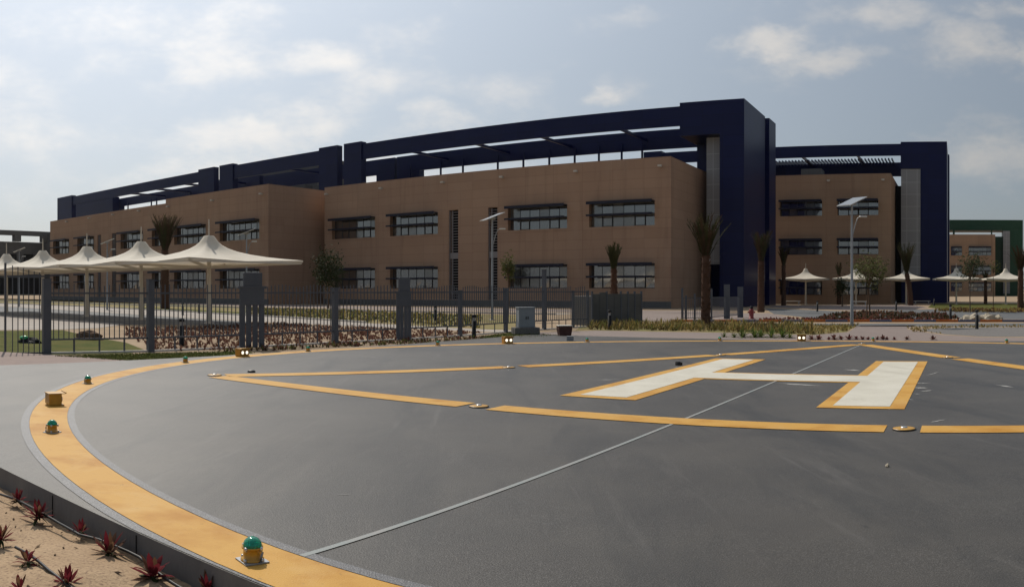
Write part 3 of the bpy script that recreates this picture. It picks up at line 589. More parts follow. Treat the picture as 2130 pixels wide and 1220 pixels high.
# ------------------------------------------------------------------ trees and palms
def palm(name, loc, h, rad, fl, nf, mats, label, seed, spread=.32, group='date palms with tied crowns', lean=0.0):
    rnd = random.Random(seed); r = empty(name, loc, 0, label, 'palm', group)
    m = MB(); pts = []; rr = []; n = int(h / .16)
    for i in range(n + 1):
        t = i / n; pts.append(Vector((lean * t * t, 0, h * t))); rr.append(rad * (1.18 - .3 * t + (.10 if i % 2 else -.06)))
    m.tube(pts, rr, 11)
    for i in range(n * 9):                           # stubs of cut leaves
        t = rnd.random(); a = rnd.uniform(0, 6.283); c = Vector((lean * t * t + math.cos(a) * rad * 1.05, math.sin(a) * rad * 1.05, h * t)); o = Vector((math.cos(a), math.sin(a), 1.6)).normalized()
        sd = Vector((-math.sin(a), math.cos(a), 0)) * .045; q = c + o * .13; m.face([c - sd, c + sd, q + sd * .5, q - sd * .5])
    m.build('trunk', M['trunk'], r)
    m = MB()
    for i in range(nf):
        a = i * 2.399 + rnd.uniform(-.2, .2); el = R(90) - spread * (.15 + rnd.random() * 1.05) * (1.7 if i % 11 == 0 else 1); L = fl * rnd.uniform(.65, 1.08)
        d = Vector((math.cos(a) * math.cos(el), math.sin(a) * math.cos(el), math.sin(el))); p0 = Vector((lean + math.cos(a) * rad * .6, math.sin(a) * rad * .6, h - .15)); out = Vector((math.cos(a), math.sin(a), 0))
        pts = [p0 + d * L * t + out * (L * .16 * t * t * t) for t in (0, .25, .5, .75, 1)]
        m.tube(pts, [.028, .022, .016, .010, .004], 4, i % len(mats), False)
        sd = d.cross(out if abs(d.dot(out)) < .95 else Vector((0, 0, 1))).normalized()
        for k in range(26):
            t = .12 + .88 * k / 26; j = min(3, int(t * 4)); c = pts[j].lerp(pts[j + 1], t * 4 - j); ll = L * .22 * (1 - .5 * t) * rnd.uniform(.7, 1.1)
            for sg in (-1, 1):
                dd = (d * 1.1 + sd * sg * .38 + Vector((rnd.uniform(-.2, .2), rnd.uniform(-.2, .2), rnd.uniform(-.25, .1)))).normalized(); w = d.cross(dd).cross(dd).normalized() * .02
                e2 = c + dd * ll; m.face([c - w, c + w, e2 + w * .2, e2 - w * .2], i % len(mats))
    m.build('crown', mats, r); return r
fm, dm = [M['frond'], M['frond'], M['dryfrond']], [M['dryfrond'], M['dryfrond'], M['frond']]
palm('date_palm', at(1468, 680), 3.7, .21, 2.1, 46, fm, 'tallest date palm with loose green crown and bare trunk before the navy corner pier', 1, .30)
palm('date_palm', at(1277, 665.5), 3.3, .2, 1.65, 34, [M['frond']], 'date palm with narrow tied green crown before a lower right window', 2, .13)
palm('date_palm', at(343, 641.5), 6.0, .40, 3.5, 95, dm, 'stout palm with brown tied crown rising behind the white parking shades', 3, .22)
palm('date_palm', at(1583, 649), 4.4, .27, 2.6, 44, fm, 'date palm standing before the shaded side of the navy corner pier', 4, .20)
palm('date_palm', at(1630, 635), 4.9, .25, 2.3, 34, dm, 'date palm with brown trunk between the navy pier and the first right shade', 5, .16)
palm('date_palm', at(1894, 635), 3.9, .30, 3.7, 44, fm, 'date palm leaning before the silver cladding of the farther blue building', 6, .14, lean=-.55)
palm('date_palm', at(2123, 643), 3.9, .28, 2.4, 40, dm, 'brown date palm at the right edge before the green building', 7, .28)
palm('date_palm', at(2050, 631), 3.0, .22, 1.7, 26, fm, 'small thin palm between the two rightmost shades', 8, .16)
palm('date_palm', at(1745, 633), 3.9, .25, 1.6, 28, fm, 'thin dark palm just left of the right solar lamp', 9, .12)
def tree(name, loc, stems, crown, n, leaf, mat, label, seed, group='young trees'):
    rnd = random.Random(seed); r = empty(name, loc, 0, label, 'tree', group)
    m = MB()
    for (x, y, h, rd) in stems: m.tube([(x, y, 0), (x * .8 + rnd.uniform(-.05, .05), y * .8, h * .5), (x * .3, y * .3, h)], [rd, rd * .8, rd * .5], 7)
    cz, rx, rz = crown
    tips = []
    for i in range(16):
        a = rnd.uniform(0, 6.283); u = rnd.uniform(-.7, .9); q = Vector((math.cos(a) * rx * .7 * math.sqrt(1 - u * u), math.sin(a) * rx * .7 * math.sqrt(1 - u * u), cz + rz * .75 * u)); m.tube([(0, 0, cz - rz * .8), q.lerp(Vector((0, 0, cz)), .45), q], [.03, .018, .006], 5); tips.append(q)
    m.build('trunk', M['bark'], r); m = MB()
    for i in range(n):
        c = rnd.choice(tips); sd = rx * .34; p = c + Vector((rnd.gauss(0, sd), rnd.gauss(0, sd), rnd.gauss(0, sd * rz / rx * .9)))
        a = Vector((rnd.gauss(0, 1), rnd.gauss(0, 1), rnd.gauss(0, .7))).normalized() * leaf * rnd.uniform(.6, 1.2); b = a.orthogonal().normalized() * leaf * .4
        m.face([p - a, p + b, p + a, p - b])
    m.build('crown', mat, r); return r
tree('broadleaf_tree', at(683, 641), [(0, 0, 2.0, .12)], (4.0, 1.35, 1.9), 1500, .17, [M['darkleaf']], 'dark bushy tree in the corner between the two tan blocks', 1)
tree('broadleaf_tree', at(1057, 662), [(0, 0, 2.6, .05)], (3.4, .38, .95), 420, .11, [M['leaf']], 'thin staked sapling with narrow crown left of a lower window', 2)
tree('broadleaf_tree', at(1807, 661), [(.12, 0, 2.0, .05), (-.12, .1, 2.0, .05), (0, -.12, 2, .04)], (3.05, 1.05, 1.15), 950, .12, [M['leaf']], 'multi stemmed young tree with yellow green crown right of the solar lamp', 3)
tree('broadleaf_tree', at(2018, 650), [(0, 0, 2.6, .06)], (3.7, 1.15, 1.25), 900, .13, [M['darkleaf']], 'single stemmed young tree with flat crown behind the pile of rocks', 4)
tree('broadleaf_tree', at(2066, 637.5), [(0, 0, 3.6, .06)], (4.4, .7, .8), 150, .13, [M['leaf']], 'nearly leafless sapling left of the rightmost shade', 5)
tree('broadleaf_tree', at(1752, 637), [(0, 0, 1.5, .1)], (2.2, .85, 1.1), 500, .16, [M['darkleaf']], 'small dark shrubby tree under the second right shade', 6)

# ------------------------------------------------------------------ buildings (all in the s, t, z frame of the axis FA)
def facade(m, x0, x1, z0, z1, y, holes, depth, mi=0):
    xs = sorted({x0, x1} | {h[0] for h in holes} | {h[1] for h in holes}); zs = sorted({z0, z1} | {h[2] for h in holes} | {h[3] for h in holes})
    for a, b in zip(xs[:-1], xs[1:]):
        for c, d in zip(zs[:-1], zs[1:]):
            if any(h[0] <= a and b <= h[1] and h[2] <= c and d <= h[3] for h in holes): continue
            m.face([(a, y, c), (b, y, c), (b, y, d), (a, y, d)], mi)
    for a, b, c, d in holes:
        k = y + depth
        m.face([(a, y, c), (a, y, d), (a, k, d), (a, k, c)], mi); m.face([(b, y, c), (b, k, c), (b, k, d), (b, y, d)], mi)
        m.face([(a, y, c), (a, k, c), (b, k, c), (b, y, c)], mi); m.face([(a, y, d), (b, y, d), (b, k, d), (a, k, d)], mi); m.face([(a, k, c), (a, k, d), (b, k, d), (b, k, c)], 1)
def block(m, x0, x1, y0, y1, z0, z1, holes=(), depth=.75, mi=0):
    facade(m, x0, x1, z0, z1, y0, list(holes), depth, mi)
    m.face([(x1, y0, z0), (x1, y1, z0), (x1, y1, z1), (x1, y0, z1)], mi); m.face([(x0, y0, z0), (x0, y0, z1), (x0, y1, z1), (x0, y1, z0)], mi)
    m.face([(x0, y1, z0), (x0, y1, z1), (x1, y1, z1), (x1, y1, z0)], mi); m.face([(x0, y0, z1), (x1, y0, z1), (x1, y1, z1), (x0, y1, z1)], 1)
def window(parent, w, h, loc, cols=6, mid=.47):
    m = MB(); g = .66
    for i in range(cols + 1): x = w * i / cols; m.box(x - .017 if i else 0, x + .017 if i < cols else w, g - .05, g + .02, 0, h)
    m.box(0, w, g - .055, g + .015, -.0, .05); m.box(0, w, g - .055, g + .015, h - .05, h); m.box(0, w, g - .055, g + .015, h * mid - .04, h * mid + .04)
    for i in (1, cols - 2):                            # opening casements
        a, b = w * i / cols + .03, w * (i + 1) / cols - .03
        m.box(a, a + .07, g - .075, g - .01, .06, h * mid - .05); m.box(b - .07, b, g - .075, g - .01, .06, h * mid - .05); m.box(a + .07, b - .07, g - .075, g - .01, .06, .12)
    f = m.build('window', M['darkmetal'], parent, loc)
    m = MB(); rnd = random.Random(loc[0] * 7 + loc[2])
    for i in range(cols):
        for c, d in ((.0, h * mid), (h * mid, h)):
            a, b = w * i / cols, w * (i + 1) / cols; j = [rnd.uniform(-.004, .004) for _ in range(4)]
            m.face([(a, g + j[0], c), (b, g + j[1], c), (b, g + j[2], d), (a, g + j[3], d)], 1 if rnd.random() < .22 else 0)
    m.build('pane', [M['glass'], M['blind']], f)
    for z in (h - .02, h * mid + .02):
        lip = .30 if z > h * .7 else .2; m = MB(); m.box(.0, w, -.8, .52, z - .05, z + .03); m.box(0, w, -.86, -.8, z - lip * .6, z + lip * .4); m.build('sunshade', M['shade'], f)
    return f
def windows(parent, items, z0, h, y, off):
    for a, b, *k in items:
        for zz in z0: window(parent, b - a, h, (a - off[0], y - off[1], zz - GZ), max(2, int(round((b - a) / 1.27))))
def louver(parent, a, b, z0, z1, loc):
    m = MB(); w = b - a; n = int((z1 - z0) / .32)
    for i in range(n):
        z = z0 + (z1 - z0) * i / n
        if abs(i / n - .49) < .045: continue
        m.box(.07, w - .07, .12, .17, z - z0 + .02, z - z0 + .09)
    m.box(0, .08, .05, .2, 0, z1 - z0); m.box(w - .08, w, .05, .2, 0, z1 - z0); m.box(w * .28, w * .34, .08, .19, 0, z1 - z0)
    m.box(.08, w - .08, .1, .2, (z1 - z0) * .455, (z1 - z0) * .525)
    return m.build('louvre_panel', M['louver'], parent, loc)
def sub(pts, off): return pts
class Bld:
    def __init__(s, name, s0, t0, label):
        s.o = (s0, t0); s.r = empty(name, st(s0, t0), FA, label, 'building', 'hospital blocks')
    def part(s, name, mat, build, parent=None):
        m = MB(); build(m); m.v = [(x - s.o[0], y - s.o[1], z - GZ) for x, y, z in m.v]; return m.build(name, mat, parent or s.r)
def spots(b, ss, z, t):
    m = MB(); m.box(-.12, .12, -.25, -.002, -.08, .10); m.box(-.2, .2, -.5, -.25, -.05, .14)
    me = m.mesh('wall_light', M['crate_top'])
    for x in ss:
        o = bpy.data.objects.new('wall_light', me); col.objects.link(o); o.parent = b.r; KIDS.setdefault(b.r.name, []).append(o); o.location = (x - b.o[0], t - b.o[1], z - GZ)
WZ = (1.85, 8.45); WH = 2.6
def portal(b, s0, s1, t, mat, wl=3.4, wr=3.0, blk=0.0, ztop=23.0, zf=(20.42, 22.65), dep=1.1, dl=1.1, rear=11.0, rafters=(), posts=(), zr=(19.85, 22.3), rl=(0, 0), rr=(0, 0), ptop=None):
    # one blue bridge frame: end piers, front beam, rear piers and beam, rafters between
    def front(m):
        m.box(s1 - wr, s1, t, t + dep, GZ, 19.2); m.box(s1 - wr - blk, s1, t, t + dep, 19.2, ztop)
        m.box(s0, s0 + wl, t, t + dl, GZ, ztop)
        m.box(s0 + wl, s1 - wr - blk, t + .2, t + .42, zf[0], zf[1])
    b.part('front_frame', mat, front)
    def back(m):
        m.box(rl[1], rr[0], t + rear, t + rear + .3, zr[0], zr[1])
        m.box(rl[0], rl[1], t + rear, t + rear + 1.2, GZ, zr[1]); m.box(rr[0], rr[1], t + rear, t + rear + (3.6 if dep > 5 else 1.2), GZ, ztop if dep > 5 else zr[1])
    b.part('rear_frame', mat, back)
    for x in rafters: b.part('rafter', mat, lambda m: m.box(x - .12, x + .12, t + .43, t + rear, zf[0] + .45, zf[0] + .8))
    for x in posts: b.part('roof_post', mat, lambda m: m.box(x - .11, x + .11, t + rear - .5, t + rear - .28, 14.0, zf[0] + .4))

# A: the large tan block with the nearest blue frame
A = Bld('hospital_block', -54, 80.8, 'large tan block in the middle with navy roof frame and tall navy corner pier')
wa = [(-76.6, -69.0), (-66.5, -59.0), (-49.1, -41.5), (-38.8, -31.2)]
lv = [(-57.4, -56.0), (-51.8, -50.5)]
holes = [(a, b, z, z + WH) for a, b in wa for z in WZ] + [(a, b, .5, 11.2) for a, b in lv]
A.part('wall', [M['tan'], M['dark']], lambda m: block(m, -78.0, -29.4, 80.8, 99.0, GZ, 15.56, holes))
A.part('plinth', M['slate'], lambda m: m.box(-78.02, -29.36, 80.72, 80.797, GZ, .45))
windows(A.r, wa, WZ, WH, 80.8, A.o)
for a, b in lv: louver(A.r, a, b, .5, 11.2, (a - A.o[0], 80.9 - A.o[1], .5 - GZ))
spots(A, [-77.4, -67.8, -58.1, -49.8, -40.3, -30.5], 14.55, 80.8)
portal(A, -82.0, -23.7, 89.0, M['navy'], dep=10.0, rafters=(-71.2, -60.6, -50.7, -39.7), posts=(-78.0, -72.2, -68.2, -62.2, -58, -53.9, -50.0, -46.4, -43.1, -40.2), blk=4.75, wr=2.85, rl=(-80.9, -76.5), rr=(-27.7, -23.4))
A.part('recess_wall', M['navy'], lambda m: m.box(-31.2, -26.7, 95.0, 98.8, GZ, 19.19))
A.part('cladding_strip', M['panelgrey'], lambda m: m.box(-28.6, -26.65, 90.6, 91.0, 4.6, 19.15))
A.part('roof_plant', M['slate'], lambda m: m.box(-71, -69.4, 88, 90, 15.4, 16.6))

# B: the tan block standing forward on the left with the long low wing and two more frames
B = Bld('hospital_block', -110, 72.7, 'tan block at the left behind the white parking shades, with a lower stepped wing')
wb = [(-90.6, -82.2), (-101.6, -93.8), (-107.6, -104.6), (-116.9, -110.2), (-131.8, -125.8), (-141.4, -135.0)]
lvb = [(-119.7, -118.3), (-124.5, -123.3)]
hb = [(a, b, z, z + WH) for a, b in wb for z in WZ] + [(a, b, .5, 11.2) for a, b in lvb]
def wallb(m):
    facade(m, -142.7, -80.4, GZ, 14.9, 72.7, hb, .75); m.face([(-103.8, 72.7, 14.9), (-80.4, 72.7, 14.9), (-80.4, 72.7, 15.56), (-103.8, 72.7, 15.56)], 0)
    for x0, x1, z in ((-142.7, -103.8, 14.9), (-103.8, -80.4, 15.56)): m.face([(x0, 72.7, z), (x1, 72.7, z), (x1, 88.9, z), (x0, 88.9, z)], 1)
    m.face([(-103.8, 72.7, 14.9), (-103.8, 72.7, 15.56), (-103.8, 88.9, 15.56), (-103.8, 88.9, 14.9)], 0)
    m.face([(-80.4, 72.7, GZ), (-80.4, 88.9, GZ), (-80.4, 88.9, 15.56), (-80.4, 72.7, 15.56)], 0); m.face([(-142.7, 72.7, GZ), (-142.7, 72.7, 14.9), (-142.7, 88.9, 14.9), (-142.7, 88.9, GZ)], 0)
    m.face([(-142.7, 88.9, GZ), (-142.7, 88.9, 14.9), (-80.4, 88.9, 14.9), (-80.4, 88.9, GZ)], 0)
B.part('wall', [M['tan'], M['dark']], wallb)
B.part('plinth', M['slate'], lambda m: m.box(-142.72, -80.36, 72.62, 72.697, GZ, .45))
windows(B.r, wb, WZ, WH, 72.7, B.o)
for a, b in lvb: louver(B.r, a, b, .5, 11.2, (a - B.o[0], 72.8 - B.o[1], .5 - GZ))
spots(B, [-81.6, -92, -102.9, -111, -119, -127, -135.5], 14.3, 72.7)
portal(B, -111.0, -83.3, 89.0, M['navy'], wl=3.6, wr=3.8, rafters=(-96,), rl=(-112, -107), rr=(-85.1, -81.4))
portal(B, -171.0, -112.5, 89.0, M['navy'], wl=7.0, wr=4.5, rafters=(-143, -134, -124.5, -117), posts=(-157, -147.6, -145.6, -133.5), rl=(-186, -161), rr=(-118, -113), zf=(20.8, 22.65), zr=(20.7, 22.55))
B.part('roof_plant', M['slate'], lambda m: (m.box(-98, -92.5, 91.5, 96, 14.5, 18.2), m.box(-91.5, -86.5, 92, 97, 14.5, 18.0)))
B.part('stair_tower', M['navy'], lambda m: m.box(-186, -161, 98, 99.8, 14, 22.9))
B.part('plant_room', M['slate'], lambda m: m.box(-132, -106, 108, 118, 14, 26.0))

# C: the farther blue building on the right
CT = 113.0
C = Bld('hospital_block', -22, CT, 'farther tan block right of the navy corner pier, with its own navy frame')
wc = [(-23.6, -14.2), (-10.9, -10.4)]
wc = [(-23.4, -17.1), (-15.9, -10.0)]
wc = [(CT * math.tan(az(a) + FA), CT * math.tan(az(b) + FA)) for a, b in ((1622, 1710), (1742, 1827))]
zc = (.97, 6.56, 11.95); hc = [(a, b, z, z + 2.1) for a, b in wc for z in zc]
C.part('wall', [M['tan2'], M['dark']], lambda m: block(m, -50, -9.4, CT, 130.0, GZ, 17.65, hc))
windows(C.r, wc, zc, 2.1, CT, C.o)
spots(C, [CT * math.tan(az(x) + FA) for x in (1724, 1837)], 16.7, CT)
portal(C, -48.0, -1.8, 119.5, M['navy'], wl=3, wr=3.8, blk=2.9, dep=10, dl=10, zf=(21.15, 22.85), ztop=23.1, rear=11.5, rafters=(-38, -30, -23.6, -15.2), zr=(19.7, 21.9), rl=(-48, -44), rr=(-5.6, -1.6))
def slats(m):
    x = -38.0
    while x < -10.2: m.box(x, x + .16, 126.5, 130.9, 21.62, 21.9); x += .52
C.part('pergola_slats', M['navy'], slats)
C.part('cladding_strip', M['panelgrey'], lambda m: m.box(-8.45, -5.62, 119.62, 120.2, 3.8, 20.3))
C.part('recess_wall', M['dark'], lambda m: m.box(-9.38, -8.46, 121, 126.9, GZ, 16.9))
C.part('infill_wall', M['navy'], lambda m: (m.box(-8.46, -5.62, 120.3, 124, GZ, 19.1)))
C.part('roof_screen', M['teal'], lambda m: m.box(-9.6, -7.2, 140, 141, 15, 19.2))
C.part('roof_plant', M['slate'], lambda m: m.box(-22.2, -19.3, 114.5, 117, 17.6, 18.7))

# D: the green building far right
D = Bld('hospital_block', 2, 240, 'farthest block at the right edge with a green frame over a tan wall')
wd = [(240 * math.tan(az(a) + FA), 240 * math.tan(az(b) + FA)) for a, b in ((1978, 2001), (2015, 2062))]
zd = (1.2, 6.0, 11.6); hd = [(a, b, z, z + 2.5) for a, b in wd for z in zd]
D.part('wall', [M['tan2'], M['dark']], lambda m: block(m, -30, 10.4, 240, 262, GZ, 17.7, hd))
windows(D.r, wd, zd, 2.5, 240, D.o)
D.part('front_frame', M['green'], lambda m: (m.box(-30, 19.4, 252, 262, 19.8, 22.95), m.box(13.4, 19.4, 252, 262, GZ, 19.79), m.box(-2.0, -1.4, 251, 252, 17, 19.9), m.box(9.6, 10.0, 251, 252, 17, 19.9)))
D.part('infill_wall', M['green'], lambda m: m.box(10.45, 13.39, 254, 262, GZ, 18.0))
D.part('cladding_strip', M['panelgrey'], lambda m: m.box(13.35, 15.4, 251.6, 251.99, .5, 19.6))

# E: grey building behind at far left
p0, p1 = atd(-110, 285), atd(118, 306); dv = (p1 - p0); L = dv.length
Eb = empty('hospital_block', p0, math.atan2(dv.y, dv.x), 'distant slate grey block at the left edge, sky showing under its roof beam', 'building', 'hospital blocks')
def ep(name, mat, f):
    m = MB(); f(m); m.v = [(x, y, z - 0) for x, y, z in m.v]; return m.build(name, mat, Eb)
ep('wall', [M['slate'], M['dark']], lambda m: block(m, 0, L, 3, 30, 0, 19.3, [(L * .56, L * .66, 12, 15), (L * .72, L * .82, 12, 15), (L * .5, L * .98, .3, 6.3)], 1.0))
ep('roof_beam', M['slate'], lambda m: (m.box(0, L, 0, 2, 21.5, 23.2), m.box(L * .60, L * .66, 0, 2, 19.3, 21.5), m.box(L * .86, L * .9, 0, 2, 19.3, 21.5)))
ep('corner_tower', M['slate'], lambda m: m.box(L * .9, L, -6, 2.9, 0, 22.4))

# ------------------------------------------------------------------ parking shades
PROF = [(0, 0), (.012, -.03), (.055, -.33), (.10, -.53), (.17, -.72), (.27, -.90), (.42, -1.08), (.60, -1.24), (.80, -1.38), (1.0, -1.5)]
def shade(a, zr, rise, mast, zbase, scale_pole=1.0):
    r = empty('parking_shade', (0, 0, 0)); zp = zr + rise; rows = []; n = 48; r0 = .26 * a / 4.1
    for t, dz in PROF:
        row = []
        for k in range(n):
            ph = 2 * math.pi * k / n; c, s = math.cos(ph), math.sin(ph); sq = a / max(abs(c), abs(s)); e2 = abs(abs(c) - abs(s)) / max(abs(c), abs(s))
            Rr = sq * (1 - .085 * min(1, e2) ** 1.0) ; rad = r0 + (Rr - r0) * t
            q = (1 - e2) * .12 * t * t
            row.append((rad * c, rad * s, zp + dz * rise / 1.5 + q))
        rows.append(row)
    m = MB(); m.grid(rows[::-1], 0, True, True); m.face(rows[0], 0)
    low = [(x, y, z - .10) for x, y, z in rows[-1]]; m.grid([rows[-1], low][::-1], 0, False, True)
    m.build('canopy', M['fabric'], r)
    k = scale_pole
    m = MB(); m.tube([(0, 0, zbase), (0, 0, zbase + .6), (0, 0, zr + rise * .96)], [.17 * k, .15 * k, .11 * k], 14); m.lathe([(.3 * k, zbase), (.3 * k, zbase + .04), (.18 * k, zbase + .05)], 14); m.build('pole', M['cream'], r)
    m = MB(); m.tube([(0, 0, zp), (0, 0, zp + mast)], [.045 * k, .03 * k], 8)
    for i in range(7): m.lathe([(.03, zp + .1 + mast * .11 * i), (.085 * k, zp + .11 + mast * .11 * i), (.03, zp + .12 + mast * .11 * i)], 8)
    m.build('mast', M['cream'], r)
    m = MB()
    for sx in (-1, 1):
        for sy in (-1, 1): m.bar((0, 0, zr - .28), (sx * a * .985, sy * a * .985, zr - .02), .09, .13)
    for i in range(4):
        p, q = [(-a, -a), (a, -a), (a, a), (-a, a)][i], [(a, -a), (a, a), (-a, a), (-a, -a)][i]
        m.bar((p[0] * .97, p[1] * .97, zr - .06), (q[0] * .97, q[1] * .97, zr - .06), .07, .09)
    m.build('arm_frame', M['cream'], r); return r
ps = shade(4.1, 3.25, 1.55, .95, GZ)
SL = ['nearest and largest of the left row, beside the forward tan block', 'second from the right in the left row, below a tall louvre panel', 'third from the right in the left row, before the lower tan wing', 'fourth from the right in the left row, by the wing end', 'cut by the left edge of the picture, before the slate grey block']
for i in range(5):
    o = ps if i == 0 else copy_tree(ps); o.location = st(-37.5 - 7.1 * i, 29.3, 0); o.rotation_euler = (0, 0, FA); o.scale = (.866, 1, 1)
    tag(o, 'white peaked shade, ' + SL[i], 'parking shade', 'white parking shades in the left row')
ps2 = shade(2.95, 3.05, 1.42, .72, GZ, .8)
p0, p1 = atd(1676, 108.5, 0), atd(2092, 109.5, 0)
SR = ['nearest to the navy pier in the right row', 'behind the solar lamp in the right row', 'beside the leaning palm in the right row', 'before the gap between the blue and green buildings', 'rightmost, before the green building']
for i in range(5):
    o = ps2 if i == 0 else copy_tree(ps2); o.location = p0.lerp(p1, i / 4); o.rotation_euler = (0, 0, math.atan2(p1.y - p0.y, p1.x - p0.x))
    tag(o, 'small white peaked fabric shade, ' + SR[i], 'parking shade', 'white shades in the right row')

# ------------------------------------------------------------------ solar street lamps
def lamp():
    r = empty('solar_street_lamp', (0, 0, 0))
    m = MB(); m.tube([(0, 0, 0), (0, 0, 1.2), (0, 0, 1.25), (0, 0, 6.45)], [.095, .09, .075, .055], 12); m.lathe([(.2, 0), (.2, .03), (.1, .04)], 12); m.build('pole', M['galv'], r)
    T = Matrix.Translation((0, 0, 6.62)) @ Matrix.Rotation(R(116), 4, 'Z') @ Matrix.Rotation(R(-22), 4, 'X')
    m = MB(); m.box(-.5, .5, -.72, .72, -.02, .012, 0, T); m.build('panel_back', M['backsheet'], r); m = MB(); m.box(-.48, .48, -.7, .7, .013, .02, 0, T); m.build('solar_panel', M['cell'], r)
    m = MB(); m.box(-.2, .2, -.1, .1, 6.44, 6.56); m.build('bracket', M['galv'], r)
    q = [(0, 0, 4.7), (.08, 0, 4.95), (.2, 0, 5.4), (.34, 0, 5.75), (.52, 0, 5.85)]
    m = MB(); m.tube(q, .028, 8); m.build('arm', M['galv'], r); m = MB(); m.box(.45, .85, -.11, .11, 5.80, 5.88); m.build('lamp_head', M['backsheet'], r, bevel=.02)
    return r
lp = lamp(); LD = [(1772, 43.8, 'standing at the end of the paved walk on the right'), (1024, 53.0, 'in front of the right tall louvre panel'), (513, 67.0, 'behind the largest parking shade'), (223, 80.0, 'behind the left parking shades, before the lower wing'), (40, 97.0, 'farthest left, before the slate grey block')]
for i, (x, d, w) in enumerate(LD):
    o = lp if i == 0 else copy_tree(lp); o.location = atd(x, d); a = az(x); 
    tag(o, 'solar street lamp, ' + w, 'street lamp', 'solar street lamps')

# ------------------------------------------------------------------ fence, piers, enclosure
fr = empty('boundary_fence', at(97, 734), 0, 'grey steel picket fence with square posts running behind the pad', 'fence')
def fpart(name, m, mat=None, parent=None):
    l = fr.location; m.v = [(x - l.x, y - l.y, z - l.z) for x, y, z in m.v]; return m.build(name, mat or M['fence'], parent or fr)
fp = [(11, 737.5), (97, 736), (313, 731.5), (524, 722.5), (697, 713.5), (840, 706.5), (957, 699), (1052, 691.5), (1132, 685.5), (1192, 681.5), (1222, 680)]
FPn = [at(x, y) for x, y in fp]
line_dir = (FPn[-1] - FPn[1])
hp = [2.75, 2.25, 2.25, 0, 2.0, 0, 1.9, 2.0, 2.9, 1.9, 1.9]; wp = [.06, .24, .2, 0, .19, 0, .14, .15, .16, .12, .12]
for i, p in enumerate(FPn):
    if hp[i] == 0: continue
    d = (FPn[min(i + 1, len(FPn) - 1)] - FPn[max(i - 1, 0)]); rz = math.atan2(d.y, d.x); m = MB(); w = wp[i] / 2
    m.box(-w, w, -w, w, 0, hp[i], 0, Matrix.Translation(p) @ Matrix.Rotation(rz, 4, 'Z'))
    if w > .06: m.box(-w - .012, w + .012, -w - .012, w + .012, hp[i] + .001, hp[i] + .03, 0, Matrix.Translation(p) @ Matrix.Rotation(rz, 4, 'Z'))
    fpart('post', m)
for i in range(len(FPn) - 1):
    a, b = FPn[i], FPn[i + 1]; d = (b - a); L = d.length; d.normalize(); up = Vector((0, 0, 1)); m = MB()
    ga = .9 if fp[i][0] in (524,) else (.62 if fp[i][0] == 840 else .1); gb = .9 if fp[i + 1][0] == 524 else (.62 if fp[i + 1][0] == 840 else .1)
    a2, b2 = a + d * ga * .55, b - d * gb * .55; ht = 2.35 if i == 0 else 1.84; low = .04 if i == 0 else .44; tip = 2.72 if i == 0 else 2.02
    m.bar(a2 + up * ht, b2 + up * ht, .035, .05); m.bar(a2 + up * low, b2 + up * low, .035, .05)
    LL = (b2 - a2).length; n = max(3, int(LL / (.165 if i == 0 else .155)))
    for k in range(1, n):
        q = a2.lerp(b2, k / n); tt = tip + (.10 * abs(math.sin(k * .33)) if 0 < i else 0) - (.3 * k / n if i == 0 else 0)
        m.box(-.013, .013, -.013, .013, low, tt, 0, Matrix.Translation(q) @ Matrix.Rotation(math.atan2(d.y, d.x), 4, 'Z'))
    if i:
        for k in range(1, 4): q = a2.lerp(b2, k / 4); m.box(-.022, .022, -.022, .022, 0, low, 0, Matrix.Translation(q))
    fpart('picket_panel', m)
    if i: m = MB(); m.bar(a2 + up * .03, b2 + up * .03, .1, .06); fpart('kerb_strip', m, M['plinth'])
def pier(i, w, h, hp_, label):
    p = FPn[i]; d = (FPn[i + 1] - FPn[i - 1]); rz = math.atan2(d.y, d.x); r = empty('gate_pier', p, rz, label, 'fence pier', 'grey panelled piers in the fence')
    ww = w * 1.35
    for k in range(4):
        x = -ww / 2 + ww * (k + .5) / 4; m = MB(); hw = ww * (.09 if k in (1, 2) else .10)
        m.box(x - hw, x + hw, -.025, .025, 0, h * .62); m.build('leg', M['fence'], r)
    m = MB(); m.box(-ww * .46, ww * .46, -.04, .04, h * .62, h * .9); m.box(-ww * .32, ww * .38, -.04, .04, h * .9, hp_); m.build('panel', M['fence'], r, bevel=.008)
    m = MB(); m.box(-ww * .5, ww * .54, -.06, .06, h * .86, h * .9 - .002); m.build('rail', M['fence'], r)
pier(3, .78, 2.3, 2.52, 'wide grey four legged panel pier in the fence under the largest parking shade')
pier(5, .60, 2.1, 2.42, 'narrower grey four legged panel pier, left of the grey cabinet')
en = empty('utility_enclosure', at(1284, 676), math.atan2(*(lambda v: (v.y, v.x))(at(1350, 676) - at(1218, 681))), 'dark grey panelled utility enclosure with gates at the end of the fence', 'enclosure')
m = MB(); n = 7; W2 = 3.55; bw = W2 / n
for k in range(n):
    m = MB(); x = -W2 / 2 + k * bw; m.box(x + .01, x + bw - .01, -.03, .03, .12, 1.72 + (.08 if k == 1 else 0)); m.build('gate_panel', M['enclosure'], en)
for k in (0, 2, 4, 5, 6, 7): m = MB(); x = -W2 / 2 + k * bw; m.box(x - .04, x + .04, -.05, .05, 0, 1.86); m.build('post', M['fence'], en)
m = MB(); m.box(-W2 / 2 + .05, W2 / 2 - .05, .034, 1.6, .0, 1.6, skip='b'); m.build('housing', M['enclosure'], en, bevel=.02)
f2 = empty('side_fence', at(1419, 670), 0, 'short grey fence with thin posts right of the enclosure, before the navy pier', 'fence')
def f2p(name, m, mat): l = f2.location; m.v = [(x - l.x, y - l.y, z - l.z) for x, y, z in m.v]; return m.build(name, mat, f2)
